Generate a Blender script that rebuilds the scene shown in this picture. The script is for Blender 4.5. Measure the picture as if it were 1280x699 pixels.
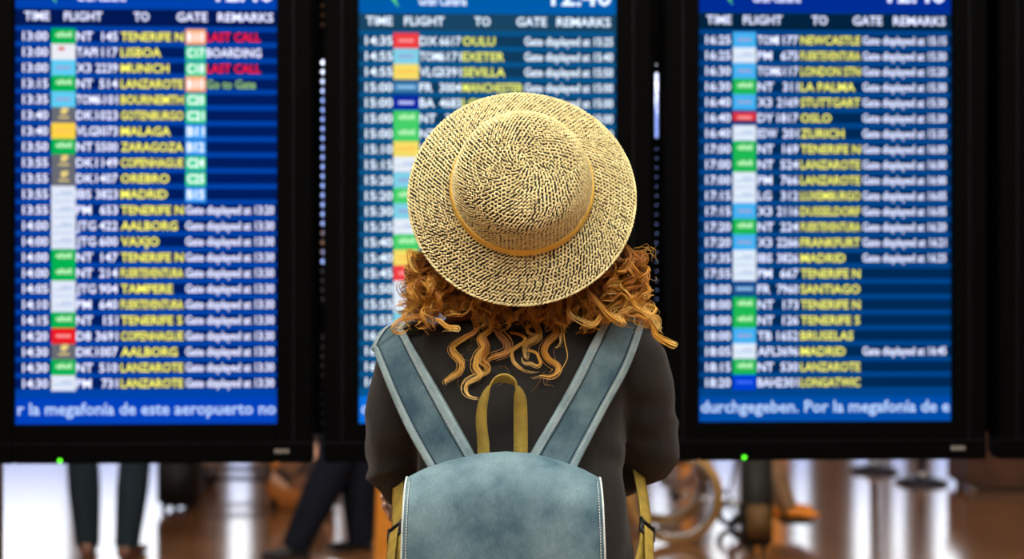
import bpy, bmesh, math, random
from mathutils import Vector, Matrix, Quaternion, noise
from mathutils.bvhtree import BVHTree
V = Vector
for o in list(bpy.data.objects): bpy.data.objects.remove(o)
SC = bpy.context.scene
COL = SC.collection
random.seed(7)

# ------------------------------------------------------------------ camera
FPX = 1280 * 50 / 36.0
CAMZ = 1.4
cd = bpy.data.cameras.new('camera'); cam = bpy.data.objects.new('camera', cd); COL.objects.link(cam)
cam.location = (0, 0, CAMZ); cam.rotation_euler = (math.pi / 2, 0, 0)
cd.lens = 50; cd.sensor_width = 36; cd.sensor_fit = 'HORIZONTAL'; cd.clip_start = .05; cd.clip_end = 200
cd.dof.use_dof = True; cd.dof.focus_distance = 2.13; cd.dof.aperture_fstop = 2.75
SC.camera = cam
# ------------------------------------------------------------------ world (overcast daylight outside the windows)
wd = bpy.data.worlds.new('world'); SC.world = wd; wd.use_nodes = True
bg = wd.node_tree.nodes['Background']
wn = wd.node_tree; wtc = wn.nodes.new('ShaderNodeTexCoord'); wsp = wn.nodes.new('ShaderNodeSeparateXYZ'); wrp = wn.nodes.new('ShaderNodeValToRGB')
wn.links.new(wtc.outputs['Generated'], wsp.inputs[0]); wn.links.new(wsp.outputs['Z'], wrp.inputs[0]); wn.links.new(wrp.outputs[0], bg.inputs[0])
wrp.color_ramp.elements[0].position = 0; wrp.color_ramp.elements[0].color = (.12, .16, .32, 1)        # distant blue haze along the horizon
wrp.color_ramp.elements[1].position = .175; wrp.color_ramp.elements[1].color = (.92, .96, 1, 1)
e0 = wrp.color_ramp.elements.new(.125); e0.color = (.10, .145, .34, 1)
bg.inputs[1].default_value = 4.8
SC.view_settings.view_transform = 'Standard'; SC.view_settings.look = 'None'
SC.view_settings.exposure = 0; SC.view_settings.gamma = 1; SC.view_settings.use_curve_mapping = False
CEIL_EMIT = 27.0          # ceiling light panels

def P(px, py, d):          # photo pixel + distance along the view axis -> point
    return V(((px - 640) / FPX * d, d, CAMZ - (py - 349.5) / FPX * d))

# ------------------------------------------------------------------ materials
def srgb(r, g, b):
    f = lambda c: (c / 255 / 12.92) if c / 255 <= .04045 else ((c / 255 + .055) / 1.055) ** 2.4
    return (f(r), f(g), f(b), 1)
MATS = {}
def mat(name, col=(.5, .5, .5, 1), rough=.6, metal=0, spec=.5, noise_amt=0, noise_scale=20, bump=0, bump_scale=200, emit=None, estr=1, coat=0, sheen=0):
    if name in MATS: return MATS[name]
    m = bpy.data.materials.new(name); m.use_nodes = True; nt = m.node_tree; b = nt.nodes['Principled BSDF']
    if len(col) == 3: col = (*col, 1)
    b.inputs['Base Color'].default_value = col; b.inputs['Roughness'].default_value = rough
    b.inputs['Metallic'].default_value = metal; b.inputs['Specular IOR Level'].default_value = spec
    b.inputs['Coat Weight'].default_value = coat; b.inputs['Sheen Weight'].default_value = sheen
    tc = nt.nodes.new('ShaderNodeTexCoord')
    if noise_amt:
        n = nt.nodes.new('ShaderNodeTexNoise'); n.inputs['Scale'].default_value = noise_scale; n.inputs['Detail'].default_value = 5
        nt.links.new(tc.outputs['Object'], n.inputs['Vector'])
        r = nt.nodes.new('ShaderNodeValToRGB'); r.color_ramp.elements[0].position = .3; r.color_ramp.elements[1].position = .7
        r.color_ramp.elements[0].color = [c * (1 - noise_amt) for c in col[:3]] + [1]
        r.color_ramp.elements[1].color = [min(1, c * (1 + noise_amt)) for c in col[:3]] + [1]
        nt.links.new(n.outputs['Fac'], r.inputs[0]); nt.links.new(r.outputs[0], b.inputs['Base Color'])
    if bump:
        n = nt.nodes.new('ShaderNodeTexNoise'); n.inputs['Scale'].default_value = bump_scale
        nt.links.new(tc.outputs['Object'], n.inputs['Vector'])
        bp = nt.nodes.new('ShaderNodeBump'); bp.inputs['Strength'].default_value = bump; bp.inputs['Distance'].default_value = .003
        nt.links.new(n.outputs['Fac'], bp.inputs['Height']); nt.links.new(bp.outputs[0], b.inputs['Normal'])
    if emit:
        b.inputs['Emission Color'].default_value = emit if len(emit) == 4 else (*emit, 1); b.inputs['Emission Strength'].default_value = estr
    MATS[name] = m
    return m
def glow(name, rgb, s=1.0):
    if name in MATS: return MATS[name]
    m = bpy.data.materials.new(name); m.use_nodes = True; nt = m.node_tree; nt.nodes.clear()
    e = nt.nodes.new('ShaderNodeEmission'); o = nt.nodes.new('ShaderNodeOutputMaterial')
    e.inputs[0].default_value = srgb(*rgb); e.inputs[1].default_value = s
    nt.links.new(e.outputs[0], o.inputs[0]); MATS[name] = m
    return m

# ------------------------------------------------------------------ mesh helpers
def mesh(name, vs, fs, m=None, parent=None, smooth=False, loc=None):
    me = bpy.data.meshes.new(name); me.from_pydata([tuple(v) for v in vs], [], fs); me.update()
    if smooth: me.polygons.foreach_set('use_smooth', [True] * len(me.polygons))
    return link(name, me, m, parent, loc)
def link(name, me, m=None, parent=None, loc=None):
    o = bpy.data.objects.new(name, me); COL.objects.link(o)
    if m and not me.materials: me.materials.append(m)
    if parent: o.parent = parent
    if loc is not None: o.location = loc
    return o
def empty(name, loc=(0, 0, 0), rz=0):
    o = bpy.data.objects.new(name, None); COL.objects.link(o); o.location = loc; o.rotation_euler = (0, 0, rz); o.empty_display_size = .1
    return o
def tag(o, label=None, cat=None, group=None, kind=None):
    if label: o['label'] = label
    if cat: o['category'] = cat
    if group: o['group'] = group
    if kind: o['kind'] = kind
    return o
class MB:
    def __init__(s): s.v = []; s.f = []
    def add(s, vs, fs):
        k = len(s.v); s.v += [V(v) for v in vs]; s.f += [tuple(i + k for i in f) for f in fs]; return s
    def box(s, x0, x1, y0, y1, z0, z1, bev=0):
        if bev <= 0:
            vs = [(x, y, z) for x in (x0, x1) for y in (y0, y1) for z in (z0, z1)]
            return s.add(vs, [(0, 1, 3, 2), (4, 6, 7, 5), (0, 4, 5, 1), (2, 3, 7, 6), (0, 2, 6, 4), (1, 5, 7, 3)])
        bm = bmesh.new(); bmesh.ops.create_cube(bm, size=1)
        for v in bm.verts:
            v.co = V(((x0 + x1) / 2 + v.co.x * (x1 - x0), (y0 + y1) / 2 + v.co.y * (y1 - y0), (z0 + z1) / 2 + v.co.z * (z1 - z0)))
        bmesh.ops.bevel(bm, geom=bm.edges[:], offset=bev, segments=2, affect='EDGES')
        bm.verts.index_update(); s.add([v.co.copy() for v in bm.verts], [tuple(v.index for v in f.verts) for f in bm.faces]); bm.free(); return s
    def rect(s, x0, x1, z0, z1, y):          # facing -Y
        return s.add([(x0, y, z0), (x1, y, z0), (x1, y, z1), (x0, y, z1)], [(0, 1, 2, 3)])
    def build(s, name, m=None, parent=None, smooth=False, loc=None): return mesh(name, s.v, s.f, m, parent, smooth, loc)
def loft(rings, caps=True, closed=True):
    n = len(rings[0]); vs = [V(p) for r in rings for p in r]; fs = []
    for i in range(len(rings) - 1):
        for j in range(n if closed else n - 1):
            a = i * n + j; b = i * n + (j + 1) % n
            fs.append((a, b, b + n, a + n))
    if caps and closed:
        fs.append(tuple(reversed(range(n)))); k = (len(rings) - 1) * n; fs.append(tuple(range(k, k + n)))
    return vs, fs
def frames(pts, up=None):
    pts = [V(p) for p in pts]; T = []
    for i in range(len(pts)):
        d = pts[min(i + 1, len(pts) - 1)] - pts[max(i - 1, 0)]
        T.append(d.normalized() if d.length > 1e-9 else V((0, 0, 1)))
    u = V(up) if up is not None else (V((0, 0, 1)) if abs(T[0].z) < .9 else V((0, 1, 0)))
    N = []
    for t in T:
        u = (u - t * u.dot(t))
        u = u.normalized() if u.length > 1e-6 else t.orthogonal().normalized()
        N.append(u.copy())
    return pts, T, N
def tube(pts, rad, seg=8, up=None, caps=True, dome=False):
    """rad: float, list of floats or list of (a, b) along (normal, binormal)"""
    pts, T, N = frames(pts, up)
    if not isinstance(rad, (list, tuple)): rad = [rad] * len(pts)
    rings = []
    R = [r if isinstance(r, (list, tuple)) else (r, r) for r in rad]
    def ring(c, t, n, a, b):
        bn = t.cross(n)
        return [c + n * (a * math.cos(2 * math.pi * k / seg)) + bn * (b * math.sin(2 * math.pi * k / seg)) for k in range(seg)]
    if dome:
        a, b = R[0]; r = min(a, b)
        for q in (80, 50, 25): s = math.radians(q); rings.append(ring(pts[0] - T[0] * r * math.sin(s), T[0], N[0], a * math.cos(s), b * math.cos(s)))
    for c, t, n, (a, b) in zip(pts, T, N, R): rings.append(ring(c, t, n, a, b))
    if dome:
        a, b = R[-1]; r = min(a, b)
        for q in (25, 50, 80): s = math.radians(q); rings.append(ring(pts[-1] + T[-1] * r * math.sin(s), T[-1], N[-1], a * math.cos(s), b * math.cos(s)))
    return loft(rings, caps)
def crom(pts, n):
    pts = [V(p) for p in pts]; k = len(pts) - 1; out = []
    for i in range(n):
        t = i / (n - 1) * k; j = min(int(t), k - 1); f = t - j
        p0 = pts[max(j - 1, 0)]; p1 = pts[j]; p2 = pts[j + 1]; p3 = pts[min(j + 2, k)]
        out.append(.5 * ((2 * p1) + (p2 - p0) * f + (2 * p0 - 5 * p1 + 4 * p2 - p3) * f * f + (3 * p1 - p0 - 3 * p2 + p3) * f ** 3))
    return out
def lathe(prof, seg=32):          # (r, z) profile
    rings = [[(r * math.cos(2 * math.pi * k / seg), r * math.sin(2 * math.pi * k / seg), z) for k in range(seg)] for r, z in prof]
    return loft(rings)
def ball(c, rx, ry=None, rz=None, rot=None, seg=16):
    ry = rx if ry is None else ry; rz = rx if rz is None else rz
    n = seg // 2; rings = []
    for i in range(1, n):
        a = math.pi * i / n
        rings.append([V((rx * math.sin(a) * math.cos(2 * math.pi * k / seg), ry * math.sin(a) * math.sin(2 * math.pi * k / seg), -rz * math.cos(a))) for k in range(seg)])
    if rot is not None: rings = [[rot @ p for p in r] for r in rings]
    return loft([[V(c) + p for p in r] for r in rings])
def fuse(name, parts, voxel=.008, smooth=4, m=None, parent=None):
    """union of overlapping closed volumes into one continuous skin"""
    mb = MB()
    for vs, fs in parts: mb.add(vs, fs)
    bm = bmesh.new(); bv = [bm.verts.new(v) for v in mb.v]
    for f in mb.f:
        try: bm.faces.new([bv[i] for i in f])
        except ValueError: pass
    bmesh.ops.recalc_face_normals(bm, faces=bm.faces[:])
    me = bpy.data.meshes.new('tmp'); bm.to_mesh(me); bm.free()
    o = bpy.data.objects.new('tmp', me); COL.objects.link(o)
    r = o.modifiers.new('r', 'REMESH'); r.mode = 'VOXEL'; r.voxel_size = voxel; r.use_smooth_shade = True
    if smooth: s = o.modifiers.new('s', 'SMOOTH'); s.iterations = smooth; s.factor = .5
    dg = bpy.context.evaluated_depsgraph_get(); dg.update()
    nm = bpy.data.meshes.new_from_object(o.evaluated_get(dg)); nm.name = name
    bpy.data.objects.remove(o); bpy.data.meshes.remove(me)
    nm.polygons.foreach_set('use_smooth', [True] * len(nm.polygons))
    return link(name, nm, m, parent)
def bvh_of(o): return BVHTree.FromPolygons([v.co.copy() for v in o.data.vertices], [tuple(p.vertices) for p in o.data.polygons])

# ================================================================== SETTING
def floor_mat():
    m = mat('floor_polished', (.24, .105, .04, 1), rough=.12, spec=.6, noise_amt=.25, noise_scale=3, bump=.06, bump_scale=3)
    return m
MB().box(-16, 16, -9, 24.2, -.1, 0).build('floor', floor_mat()); tag(bpy.data.objects['floor'], kind='structure')
wallm = mat('wall_plaster', (.42, .27, .18, 1), rough=.8, noise_amt=.1, noise_scale=2)
darkwall = mat('wall_dark_panel', (.10, .075, .06, 1), rough=.8, noise_amt=.15, noise_scale=2)
for nm, a in (('wall_left', (-16.2, -16, -9, 24.2, 0, 8)), ('wall_right', (16, 16.2, -9, 24.2, 0, 8)), ('wall_near', (-16.2, 16.2, -9.2, -9, 0, 8))):
    tag(MB().box(*a).build(nm, wallm if nm != 'wall_near' else darkwall), kind='structure')
tag(MB().box(-16.2, 16.2, -9.2, 24.4, 8, 8.2).build('ceiling', mat('ceiling_white', (.55, .53, .50, 1), rough=.9, noise_amt=.05)), kind='structure')
# far wall: piers between tall windows (the daylight that shines along the floor)
YF = 24.2
X = lambda px: (px - 640) / FPX * YF
wins = [(-420, -300), (-260, -140), (-100, 88), (104, 240), (282, 314), (384, 424), (812, 838), (888, 924), (990, 1016), (1066, 1102), (1114, 1136), (1166, 1206), (1320, 1440), (1500, 1640)]
glassm = bpy.data.materials.new('window_glass'); glassm.use_nodes = True
nt = glassm.node_tree; nt.nodes.clear()
g1 = nt.nodes.new('ShaderNodeBsdfTransparent'); g2 = nt.nodes.new('ShaderNodeBsdfGlossy'); g2.inputs['Roughness'].default_value = .02
mx = nt.nodes.new('ShaderNodeMixShader'); mx.inputs[0].default_value = .06; oo = nt.nodes.new('ShaderNodeOutputMaterial')
nt.links.new(g1.outputs[0], mx.inputs[1]); nt.links.new(g2.outputs[0], mx.inputs[2]); nt.links.new(mx.outputs[0], oo.inputs[0])
framem = mat('window_frame_dark', (.06, .05, .05, 1), rough=.5, metal=.3, noise_amt=.1)
mb = MB(); x = -16.2; Z0, Z1 = .25, 5.3
for a, b in wins:
    mb.box(x, X(a), YF, YF + .25, 0, 8); mb.box(X(a), X(b), YF, YF + .25, 0, Z0); mb.box(X(a), X(b), YF, YF + .25, Z1, 8); x = X(b)
mb.box(x, 16.2, YF, YF + .25, 0, 8)
tag(mb.build('wall_far', wallm), kind='structure')
for i, (a, b) in enumerate(wins):
    w = empty('window_%d' % (i + 1), ((X(a) + X(b)) / 2, YF + .1, Z0)); tag(w, kind='structure'); hw = (X(b) - X(a)) / 2; H = Z1 - Z0
    f = MB(); f.box(-hw, -hw + .035, -.05, .05, 0, H); f.box(hw - .035, hw, -.05, .05, 0, H); f.box(-hw, hw, -.05, .05, 0, .05); f.box(-hw, hw, -.05, .05, H - .05, H)
    f.build('window_frame', framem, w)
    for k in range(3):
        MB().box(-hw + .035, hw - .035, -.004, .004, .05 + k * (H - .1) / 3, .05 + (k + 1) * (H - .1) / 3 - .04).build('pane', glassm, w)
        if k: MB().box(-hw + .035, hw - .035, -.04, .04, .01 + k * (H - .1) / 3, .05 + k * (H - .1) / 3).build('glazing_bar', framem, w)
# warm backlit shop panels on the far wall
for i, (a, b, z0, z1, lb) in enumerate(((436, 520, .9, 4.4, 'tall amber backlit shop panel on far wall nearest the two tall narrow windows'), (560, 780, .9, 4.4, 'wide amber backlit shop panel in the middle of far wall'), (846, 868, .9, 4.4, 'narrow amber backlit shop panel on far wall'), (936, 984, .9, 4.2, 'amber backlit shop panel on far wall behind the wheelchair'))):
    t = empty('backlit_panel', ((X(a) + X(b)) / 2, YF, z0)); hw = (X(b) - X(a)) / 2; h = z1 - z0
    f = MB(); f.box(-hw, -hw + .06, -.12, 0, 0, h).box(hw - .06, hw, -.12, 0, 0, h).box(-hw, hw, -.12, 0, 0, .06).box(-hw, hw, -.12, 0, h - .06, h)
    f.build('panel_frame', framem, t); MB().box(-hw + .06, hw - .06, -.1, -.01, .06, h - .06).build('light_face', glow('amber_light', (255, 150, 40), 1.1), t)
    tag(t, lb, 'light panel', 'amber panels on the far wall')
# ceiling light panels
lm = mat('ceiling_lamp_face', (1, 1, 1, 1), emit=(1, .965, .90, 1), estr=CEIL_EMIT)
for rown, yy in (('rearmost row behind the camera', -6.2), ('second row behind the camera', -2.9), ('row above the woman', .6)):
    for coln, xx in (('by the left wall', -4.8), ('left of the middle', -1.6), ('right of the middle', 1.6), ('by the right wall', 4.8)):
        t = empty('ceiling_light', (xx, yy, 8))
        f = MB(); s = .8
        f.box(-s, s, -s, -s + .05, -.1, 0).box(-s, s, s - .05, s, -.1, 0).box(-s, -s + .05, -s, s, -.1, 0).box(s - .05, s, -s, s, -.1, 0)
        f.build('lamp_frame', mat('lamp_frame_white', (.7, .7, .7, 1), rough=.5), t)
        MB().box(-s + .05, s - .05, -s + .05, s - .05, -.07, -.01).build('diffuser', lm, t)
        tag(t, 'square white ceiling light panel, %s, %s' % (rown, coln), 'ceiling light', 'ceiling light panels')

# ================================================================== DISPLAYS
PITCH_ANG = math.atan((3.813 - 3.743) / (.8385 + .960))
blackm = mat('display_black_plastic', (.0011, .0011, .0011, 1), rough=.65, spec=.03, noise_amt=.2, noise_scale=60)
black2 = mat('display_gloss_lip', (.004, .004, .005, 1), rough=.5, spec=.1, noise_amt=.1)
silver = mat('badge_silver', (.32, .30, .27, 1), rough=.35, metal=.4, noise_amt=.1)
ledm = glow('led_green', (90, 255, 40), 2.5)
fcu = bpy.data.curves.new('font', 'FONT'); fob = bpy.data.objects.new('fonttmp', fcu); COL.objects.link(fob); fcu.resolution_u = 2
_tc = {}
def text_geo(s, bold=.015):
    key = (s, bold)
    if key in _tc: return _tc[key]
    fcu.body = s; fcu.size = 1; fcu.offset = bold
    dg = bpy.context.evaluated_depsgraph_get(); dg.update()
    me = fob.evaluated_get(dg).to_mesh()
    vs = [v.co.copy() for v in me.vertices]; fs = [tuple(p.vertices) for p in me.polygons]; fob.evaluated_get(dg).to_mesh_clear()
    _tc[key] = (vs, fs); return vs, fs
CAPH = None
def put_text(mb, s, x0, x1, yb, cap, K, align='L', y=-.0012):
    """place text into MB in screen pixel units; x0..x1 fit if x1 given; yb baseline (px above screen bottom); cap height px; K metres per px"""
    global CAPH
    if CAPH is None:
        vs, _ = text_geo('H'); CAPH = max(v.y for v in vs) - min(v.y for v in vs)
    vs, fs = text_geo(s)
    mn = min(v.x for v in vs); mxx = max(v.x for v in vs); sy = cap / CAPH; sx = sy
    w = (mxx - mn) * sx
    if x1 is not None and align == 'F': sx = (x1 - x0) / (mxx - mn); w = x1 - x0
    elif x1 is not None and w > x1 - x0: sx = (x1 - x0) / (mxx - mn); w = x1 - x0
    xs = x0 if align in 'LF' else x1 - w
    mb.add([((xs + (v.x - mn) * sx) * K, y, (yb + v.y * sy) * K) for v in vs], fs)

G, Wt, C, K_, Y, R, N, B = 'G', 'W', 'C', 'K', 'Y', 'R', 'N', 'B'
S1 = [('13:00', G, 'NT', '145', 'TENERIFE N', 'o', 'LAST CALL'), ('13:00', 'T', 'TAP', '1117', 'LISBOA', 'g', 'BOARDING'), ('13:00', C, 'X3', '2239', 'MUNICH', 'g', 'LAST CALL'),
      ('13:15', G, 'NT', '514', 'LANZAROTE', 'o', 'Go to Gate'), ('13:35', C, 'TOM', '6101', 'BOURNEMTH', 'g', ''), ('13:40', K_, 'DK', '1023', 'GOTENBURGO', 'g', ''),
      ('13:40', Y, 'VLG', '3073', 'MALAGA', 'b', ''), ('13:50', G, 'NT', '5500', 'ZARAGOZA', 'b', ''), ('13:55', K_, 'DK', '1149', 'COPENHAGUE', 'g', ''), ('13:55', K_, 'DK', '1407', 'OREBRO', 'g', ''),
      ('13:55', Wt, 'IBS', '3823', 'MADRID', 'b', '')] + [(t, c, a, n, d, '', 'Gate displayed at ' + h) for t, c, a, n, d, h in (
      ('13:55', Wt, 'PM', '653', 'TENERIFE N', '13:20'), ('14:00', Wt, 'JTG', '422', 'AALBORG', '13:30'), ('14:00', Wt, 'JTG', '600', 'VAXJO', '13:30'), ('14:00', G, 'NT', '147', 'TENERIFE N', '13:30'),
      ('14:00', G, 'NT', '214', 'FUERTEVENTURA', '13:30'), ('14:05', Wt, 'JTG', '904', 'TAMPERE', '13:30'), ('14:10', Wt, 'PM', '640', 'FUERTEVENTURA', '13:30'), ('14:15', G, 'NT', '151', 'TENERIFE S', '13:30'),
      ('14:20', R, 'D8', '3691', 'COPENHAGUE', '13:30'), ('14:30', K_, 'DK', '1007', 'AALBORG', '13:30'), ('14:30', G, 'NT', '510', 'LANZAROTE', '13:30'), ('14:30', Wt, 'PM', '731', 'LANZAROTE', '13:30'))]
S2 = [(t, c, a, n, d, '', 'Gate displayed at ' + h if h else '') for t, c, a, n, d, h in (
      ('14:35', R, 'DX', '6617', 'OULU', '15:25'), ('14:55', C, 'TOM', '6171', 'EXETER', '15:40'), ('14:55', Y, 'VLG', '3391', 'SEVILLA', '15:50'), ('15:00', N, 'FR', '3004', 'MANCHESTER', '15:00'),
      ('15:00', 'D', 'BA', '4683', 'LONDON', '15:00'), ('15:00', G, 'NT', '214', '', '15:00'), ('15:00', G, 'NT', '147', '', ''), ('15:10', Y, '', '', '', ''), ('15:15', Wt, '', '', '', ''), ('15:20', C, '', '', '', ''),
      ('15:20', G, '', '', '', ''), ('15:30', C, '', '', '', ''), ('15:35', Wt, '', '', '', ''), ('15:40', G, '', '', '', ''), ('15:40', Y, '', '', '', ''), ('15:45', R, '', '', '', ''), ('15:50', Wt, '', '', '', ''),
      ('15:55', Wt, '', '', '', ''), ('15:55', C, '', '', '', ''), ('16:00', Wt, '', '', '', ''), ('16:00', Wt, '', '', '', ''), ('16:10', C, '', '', '', ''), ('16:20', Wt, '', '', '', ''))]
S3 = [(t, c, a, n, d, '', 'Gate displayed at ' + h if h else '') for t, c, a, n, d, h in (
      ('16:25', C, 'TOM', '1177', 'NEWCASTLE', '15:15'), ('16:25', Wt, 'PM', '675', 'FUERTEVENTURA', '15:30'), ('16:30', C, 'TOM', '6117', 'LONDON STN', '15:20'), ('16:30', G, 'NT', '311', 'LA PALMA', '15:30'),
      ('16:40', C, 'X3', '2169', 'STUTTGART', '15:30'), ('16:40', R, 'DY', '1817', 'OSLO', '15:30'), ('16:40', Wt, 'EDW', '201', 'ZURICH', '15:35'), ('17:00', G, 'NT', '169', 'TENERIFE N', '16:00'),
      ('17:00', G, 'NT', '524', 'LANZAROTE', '16:00'), ('17:00', Wt, 'PM', '766', 'LANZAROTE', '16:00'), ('17:15', Wt, 'LG', '312', 'LUXEMBURGO', '16:05'), ('17:15', C, 'X3', '2116', 'DUSSELDORF', '16:05'),
      ('17:20', G, 'NT', '224', 'FUERTEVENTURA', '16:20'), ('17:20', C, 'X3', '2266', 'FRANKFURT', '16:21'), ('17:35', Wt, 'IBS', '3826', 'MADRID', '16:25'), ('17:55', Wt, 'PM', '667', 'TENERIFE N', ''),
      ('18:00', N, 'FR', '7960', 'SANTIAGO', ''), ('18:00', G, 'NT', '173', 'TENERIFE N', ''), ('18:00', G, 'NT', '126', 'TENERIFE S', ''), ('18:00', C, 'TB', '1652', 'BRUSELAS', ''), ('18:05', Wt, 'AFL', '3696', 'MADRID', '16:45'),
      ('18:15', G, 'NT', '530', 'LANZAROTE', ''), ('18:20', B, 'BAH', '2301', 'LONGATWIC', ''))]
S2 = S2[:5] + [(a[0], a[1], *next(b[2:5] for b in S3[i % 7:] + S3 + S1 if b[1] == a[1]), '', a[6] or 'Gate displayed at 15:00') for i, a in enumerate(S2[5:])]
# screen palettes: separator, row bar, white text, yellow text, header band, ticker low, ticker high, tile colours
PAL = [dict(sep=(0, 66, 168), row=(0, 28, 94), white=(222, 226, 255), yel=(238, 232, 96), head=(2, 24, 84), top=(0, 66, 176), tk=(0, 66, 190),
            G=(0, 176, 80), W=(226, 234, 250), C=(96, 206, 246), K=(104, 106, 116), Y=(255, 212, 70), R=(236, 26, 36), N=(20, 60, 120), D=(10, 40, 160), B=(10, 60, 230), T=(236, 238, 246)),
       dict(sep=(6, 84, 140), row=(16, 58, 92), white=(218, 232, 248), yel=(222, 226, 104), head=(26, 68, 98), top=(0, 92, 172), tk=(10, 110, 220),  # middle screen: hazy glow put into these paler teal colours
            G=(70, 208, 106), W=(232, 240, 250), C=(130, 210, 232), K=(104, 106, 116), Y=(248, 222, 104), R=(240, 62, 66), N=(70, 130, 180), D=(10, 40, 160), B=(10, 60, 230), T=(236, 238, 246)),
       dict(sep=(0, 68, 140), row=(0, 40, 84), white=(214, 222, 252), yel=(228, 226, 104), head=(2, 34, 62), top=(0, 44, 150), tk=(0, 78, 170),
            G=(30, 184, 84), W=(226, 238, 252), C=(70, 178, 244), K=(104, 106, 116), Y=(250, 214, 80), R=(222, 52, 66), N=(40, 90, 150), D=(10, 40, 160), B=(0, 66, 214), T=(236, 238, 246))]
MARK = {'G': (190, 250, 190), 'W': (176, 196, 232), 'C': (150, 170, 220), 'K': (240, 214, 130), 'R': (255, 150, 150), 'N': (150, 200, 240), 'D': (190, 200, 255), 'B': (60, 110, 255), 'Y': (255, 200, 90), 'T': (220, 70, 60)}
SW, SH = .682, 1.212
KPX = SW / 324
def display(idx, x, y, label, rows, cols, y_first, pitch, pal, heads, ticker, px_left, px_bottom, badge_u):
    t = empty('flight_display', (x, y, .918), PITCH_ANG); tag(t, label, 'display', 'flight information displays in a row')
    hw = .4325; zb, zt = 0, 1.38; sx = SW / 2; s0 = .102; s1 = s0 + SH
    f = MB()                                         # housing: a ring of four bezel bars and a back box
    f.box(-hw, -sx, -.02, .05, zb, zt, .004).box(sx, hw, -.02, .05, zb, zt, .004).box(-sx, sx, -.02, .05, zb, s0, .004).box(-sx, sx, -.02, .05, s1, zt, .004).box(-hw + .01, hw - .01, .02, .09, zb + .01, zt - .01)
    f.build('housing', blackm, t)
    l = MB()
    for a in ((-hw + .045, -hw + .05, .05, zt - .05), (hw - .05, hw - .045, .05, zt - .05)): l.box(a[0], a[1], -.024, -.018, a[2], a[3])
    l.box(-hw, hw, -.0235, -.018, .049, .053)
    l.build('bezel_lip', black2, t)
    b = MB(); u = badge_u
    for k in range(5): b.box(u + k * .0078, u + k * .0078 + .006, -.022, -.019, .026, .036)
    b.build('maker_badge', silver, t)
    vs, fs = ball((-.2215 if idx != 1 else -.22, -.021, .0085), .0058, .004, .0058, seg=12)
    mesh('power_light', vs, fs, ledm, t, True)
    if rows is None:
        MB().rect(-sx, sx, s0, s1, -.004).build('screen', glow('screen_idle', (0, 30, 70), .6), t); return t
    p = pal; tagn = 's%d_' % idx
    sc = MB().rect(0, SW, 0, SH, 0).build('screen', glow(tagn + 'sep', p['sep']), t, loc=(-sx, -.004, s0)); sc['label'] = 'lit blue timetable screen'
    # px -> screen-local px : u = px - px_left ; v = px_bottom - py
    U = lambda px: (px - px_left) * kx
    kx = 324 / (cols['right'] - px_left)
    ky = kx
    Vv = lambda py: (px_bottom - py) * ky
    y1 = Vv(y_first - pitch * .5 - 1)
    MB().rect(0, SW, y1 * KPX + .004, (y1 + 23) * KPX, -.0004).build('header_band', glow(tagn + 'head', p['head']), sc)
    MB().rect(0, SW, (y1 + 24) * KPX, SH, -.0004).build('title_band', glow(tagn + 'top', p['top']), sc)
    tk1 = Vv(y_first + pitch * 22.5 + 3)
    MB().rect(0, SW, 0, tk1 * KPX * .86, -.0004).build('ticker_band', glow(tagn + 'tk', p['tk']), sc)
    for s, a, b_ in heads:
        h = MB(); put_text(h, s, U(a), U(b_), Vv(cols['hy'] + 5.5), 11 * ky, KPX, 'F')
        h.build('column_heading', glow(tagn + 'white', p['white'], 1.45), sc)
    tt = MB(); put_text(tt, '12:40', U(cols['clock'][0]), U(cols['clock'][1]), Vv(cols['cy']), 24, KPX, 'F'); tt.build('clock_digits', glow(tagn + 'white', p['white']), sc)
    tt = MB(); put_text(tt, 'Gran Canaria', U(cols['logo'] + 34), U(cols['logo'] + 94), Vv(cols['cy'] + 1), 11, KPX, 'F'); tt.build('airport_name', glow(tagn + 'white', p['white']), sc)
    lx = cols['logo']
    pts = [(lx + 9, 7), (lx + 3, 0), (lx - 5, -10), (lx - 14, -18), (lx - 4, -14), (lx + 4, -6)]
    mesh('airport_emblem', [(U(a) * KPX, -.001, Vv(b_ + cols['cy'] - 2) * KPX) for a, b_ in pts], [tuple(range(6))], glow('emblem_green', (90, 220, 120)), sc)
    tt = MB(); put_text(tt, ticker, 3, 322, 12, 15, KPX, 'F'); tt.build('ticker_text', glow(tagn + 'tick', (186, 214, 255), 1.1), sc)
    for i, (tm, cl, al, no, de, ga, re) in enumerate(rows):
        yc = Vv(y_first + pitch * i); hp = pitch * ky / 2
        MB().rect(0, SW, (yc - 6.6) * KPX, (yc + 6.6) * KPX, -.0004).build('row_bar', glow(tagn + 'row', p['row']), sc)
        a, b_ = U(cols['tile'][0]), U(cols['tile'][1]); top = hp
        tb = yc - hp; te = yc + hp
        if cl == 'R' and idx == 2: tb, te = yc - 4, yc + 7
        if cl == 'N': tb, te = yc - 6, yc + 6
        if cl == 'K': tb, te = yc - hp, yc + hp
        tile = MB().rect(a * KPX, b_ * KPX, tb * KPX, te * KPX, -.0008).build('airline_tile', glow(tagn + 'tile' + cl, p[cl]), sc)
        mk = MB(); w = b_ - a
        def bar(u0, u1, v0, v1): mk.rect((a + w * u0) * KPX, (a + w * u1) * KPX, (yc + v0) * KPX, (yc + v1) * KPX, -.0011)
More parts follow.
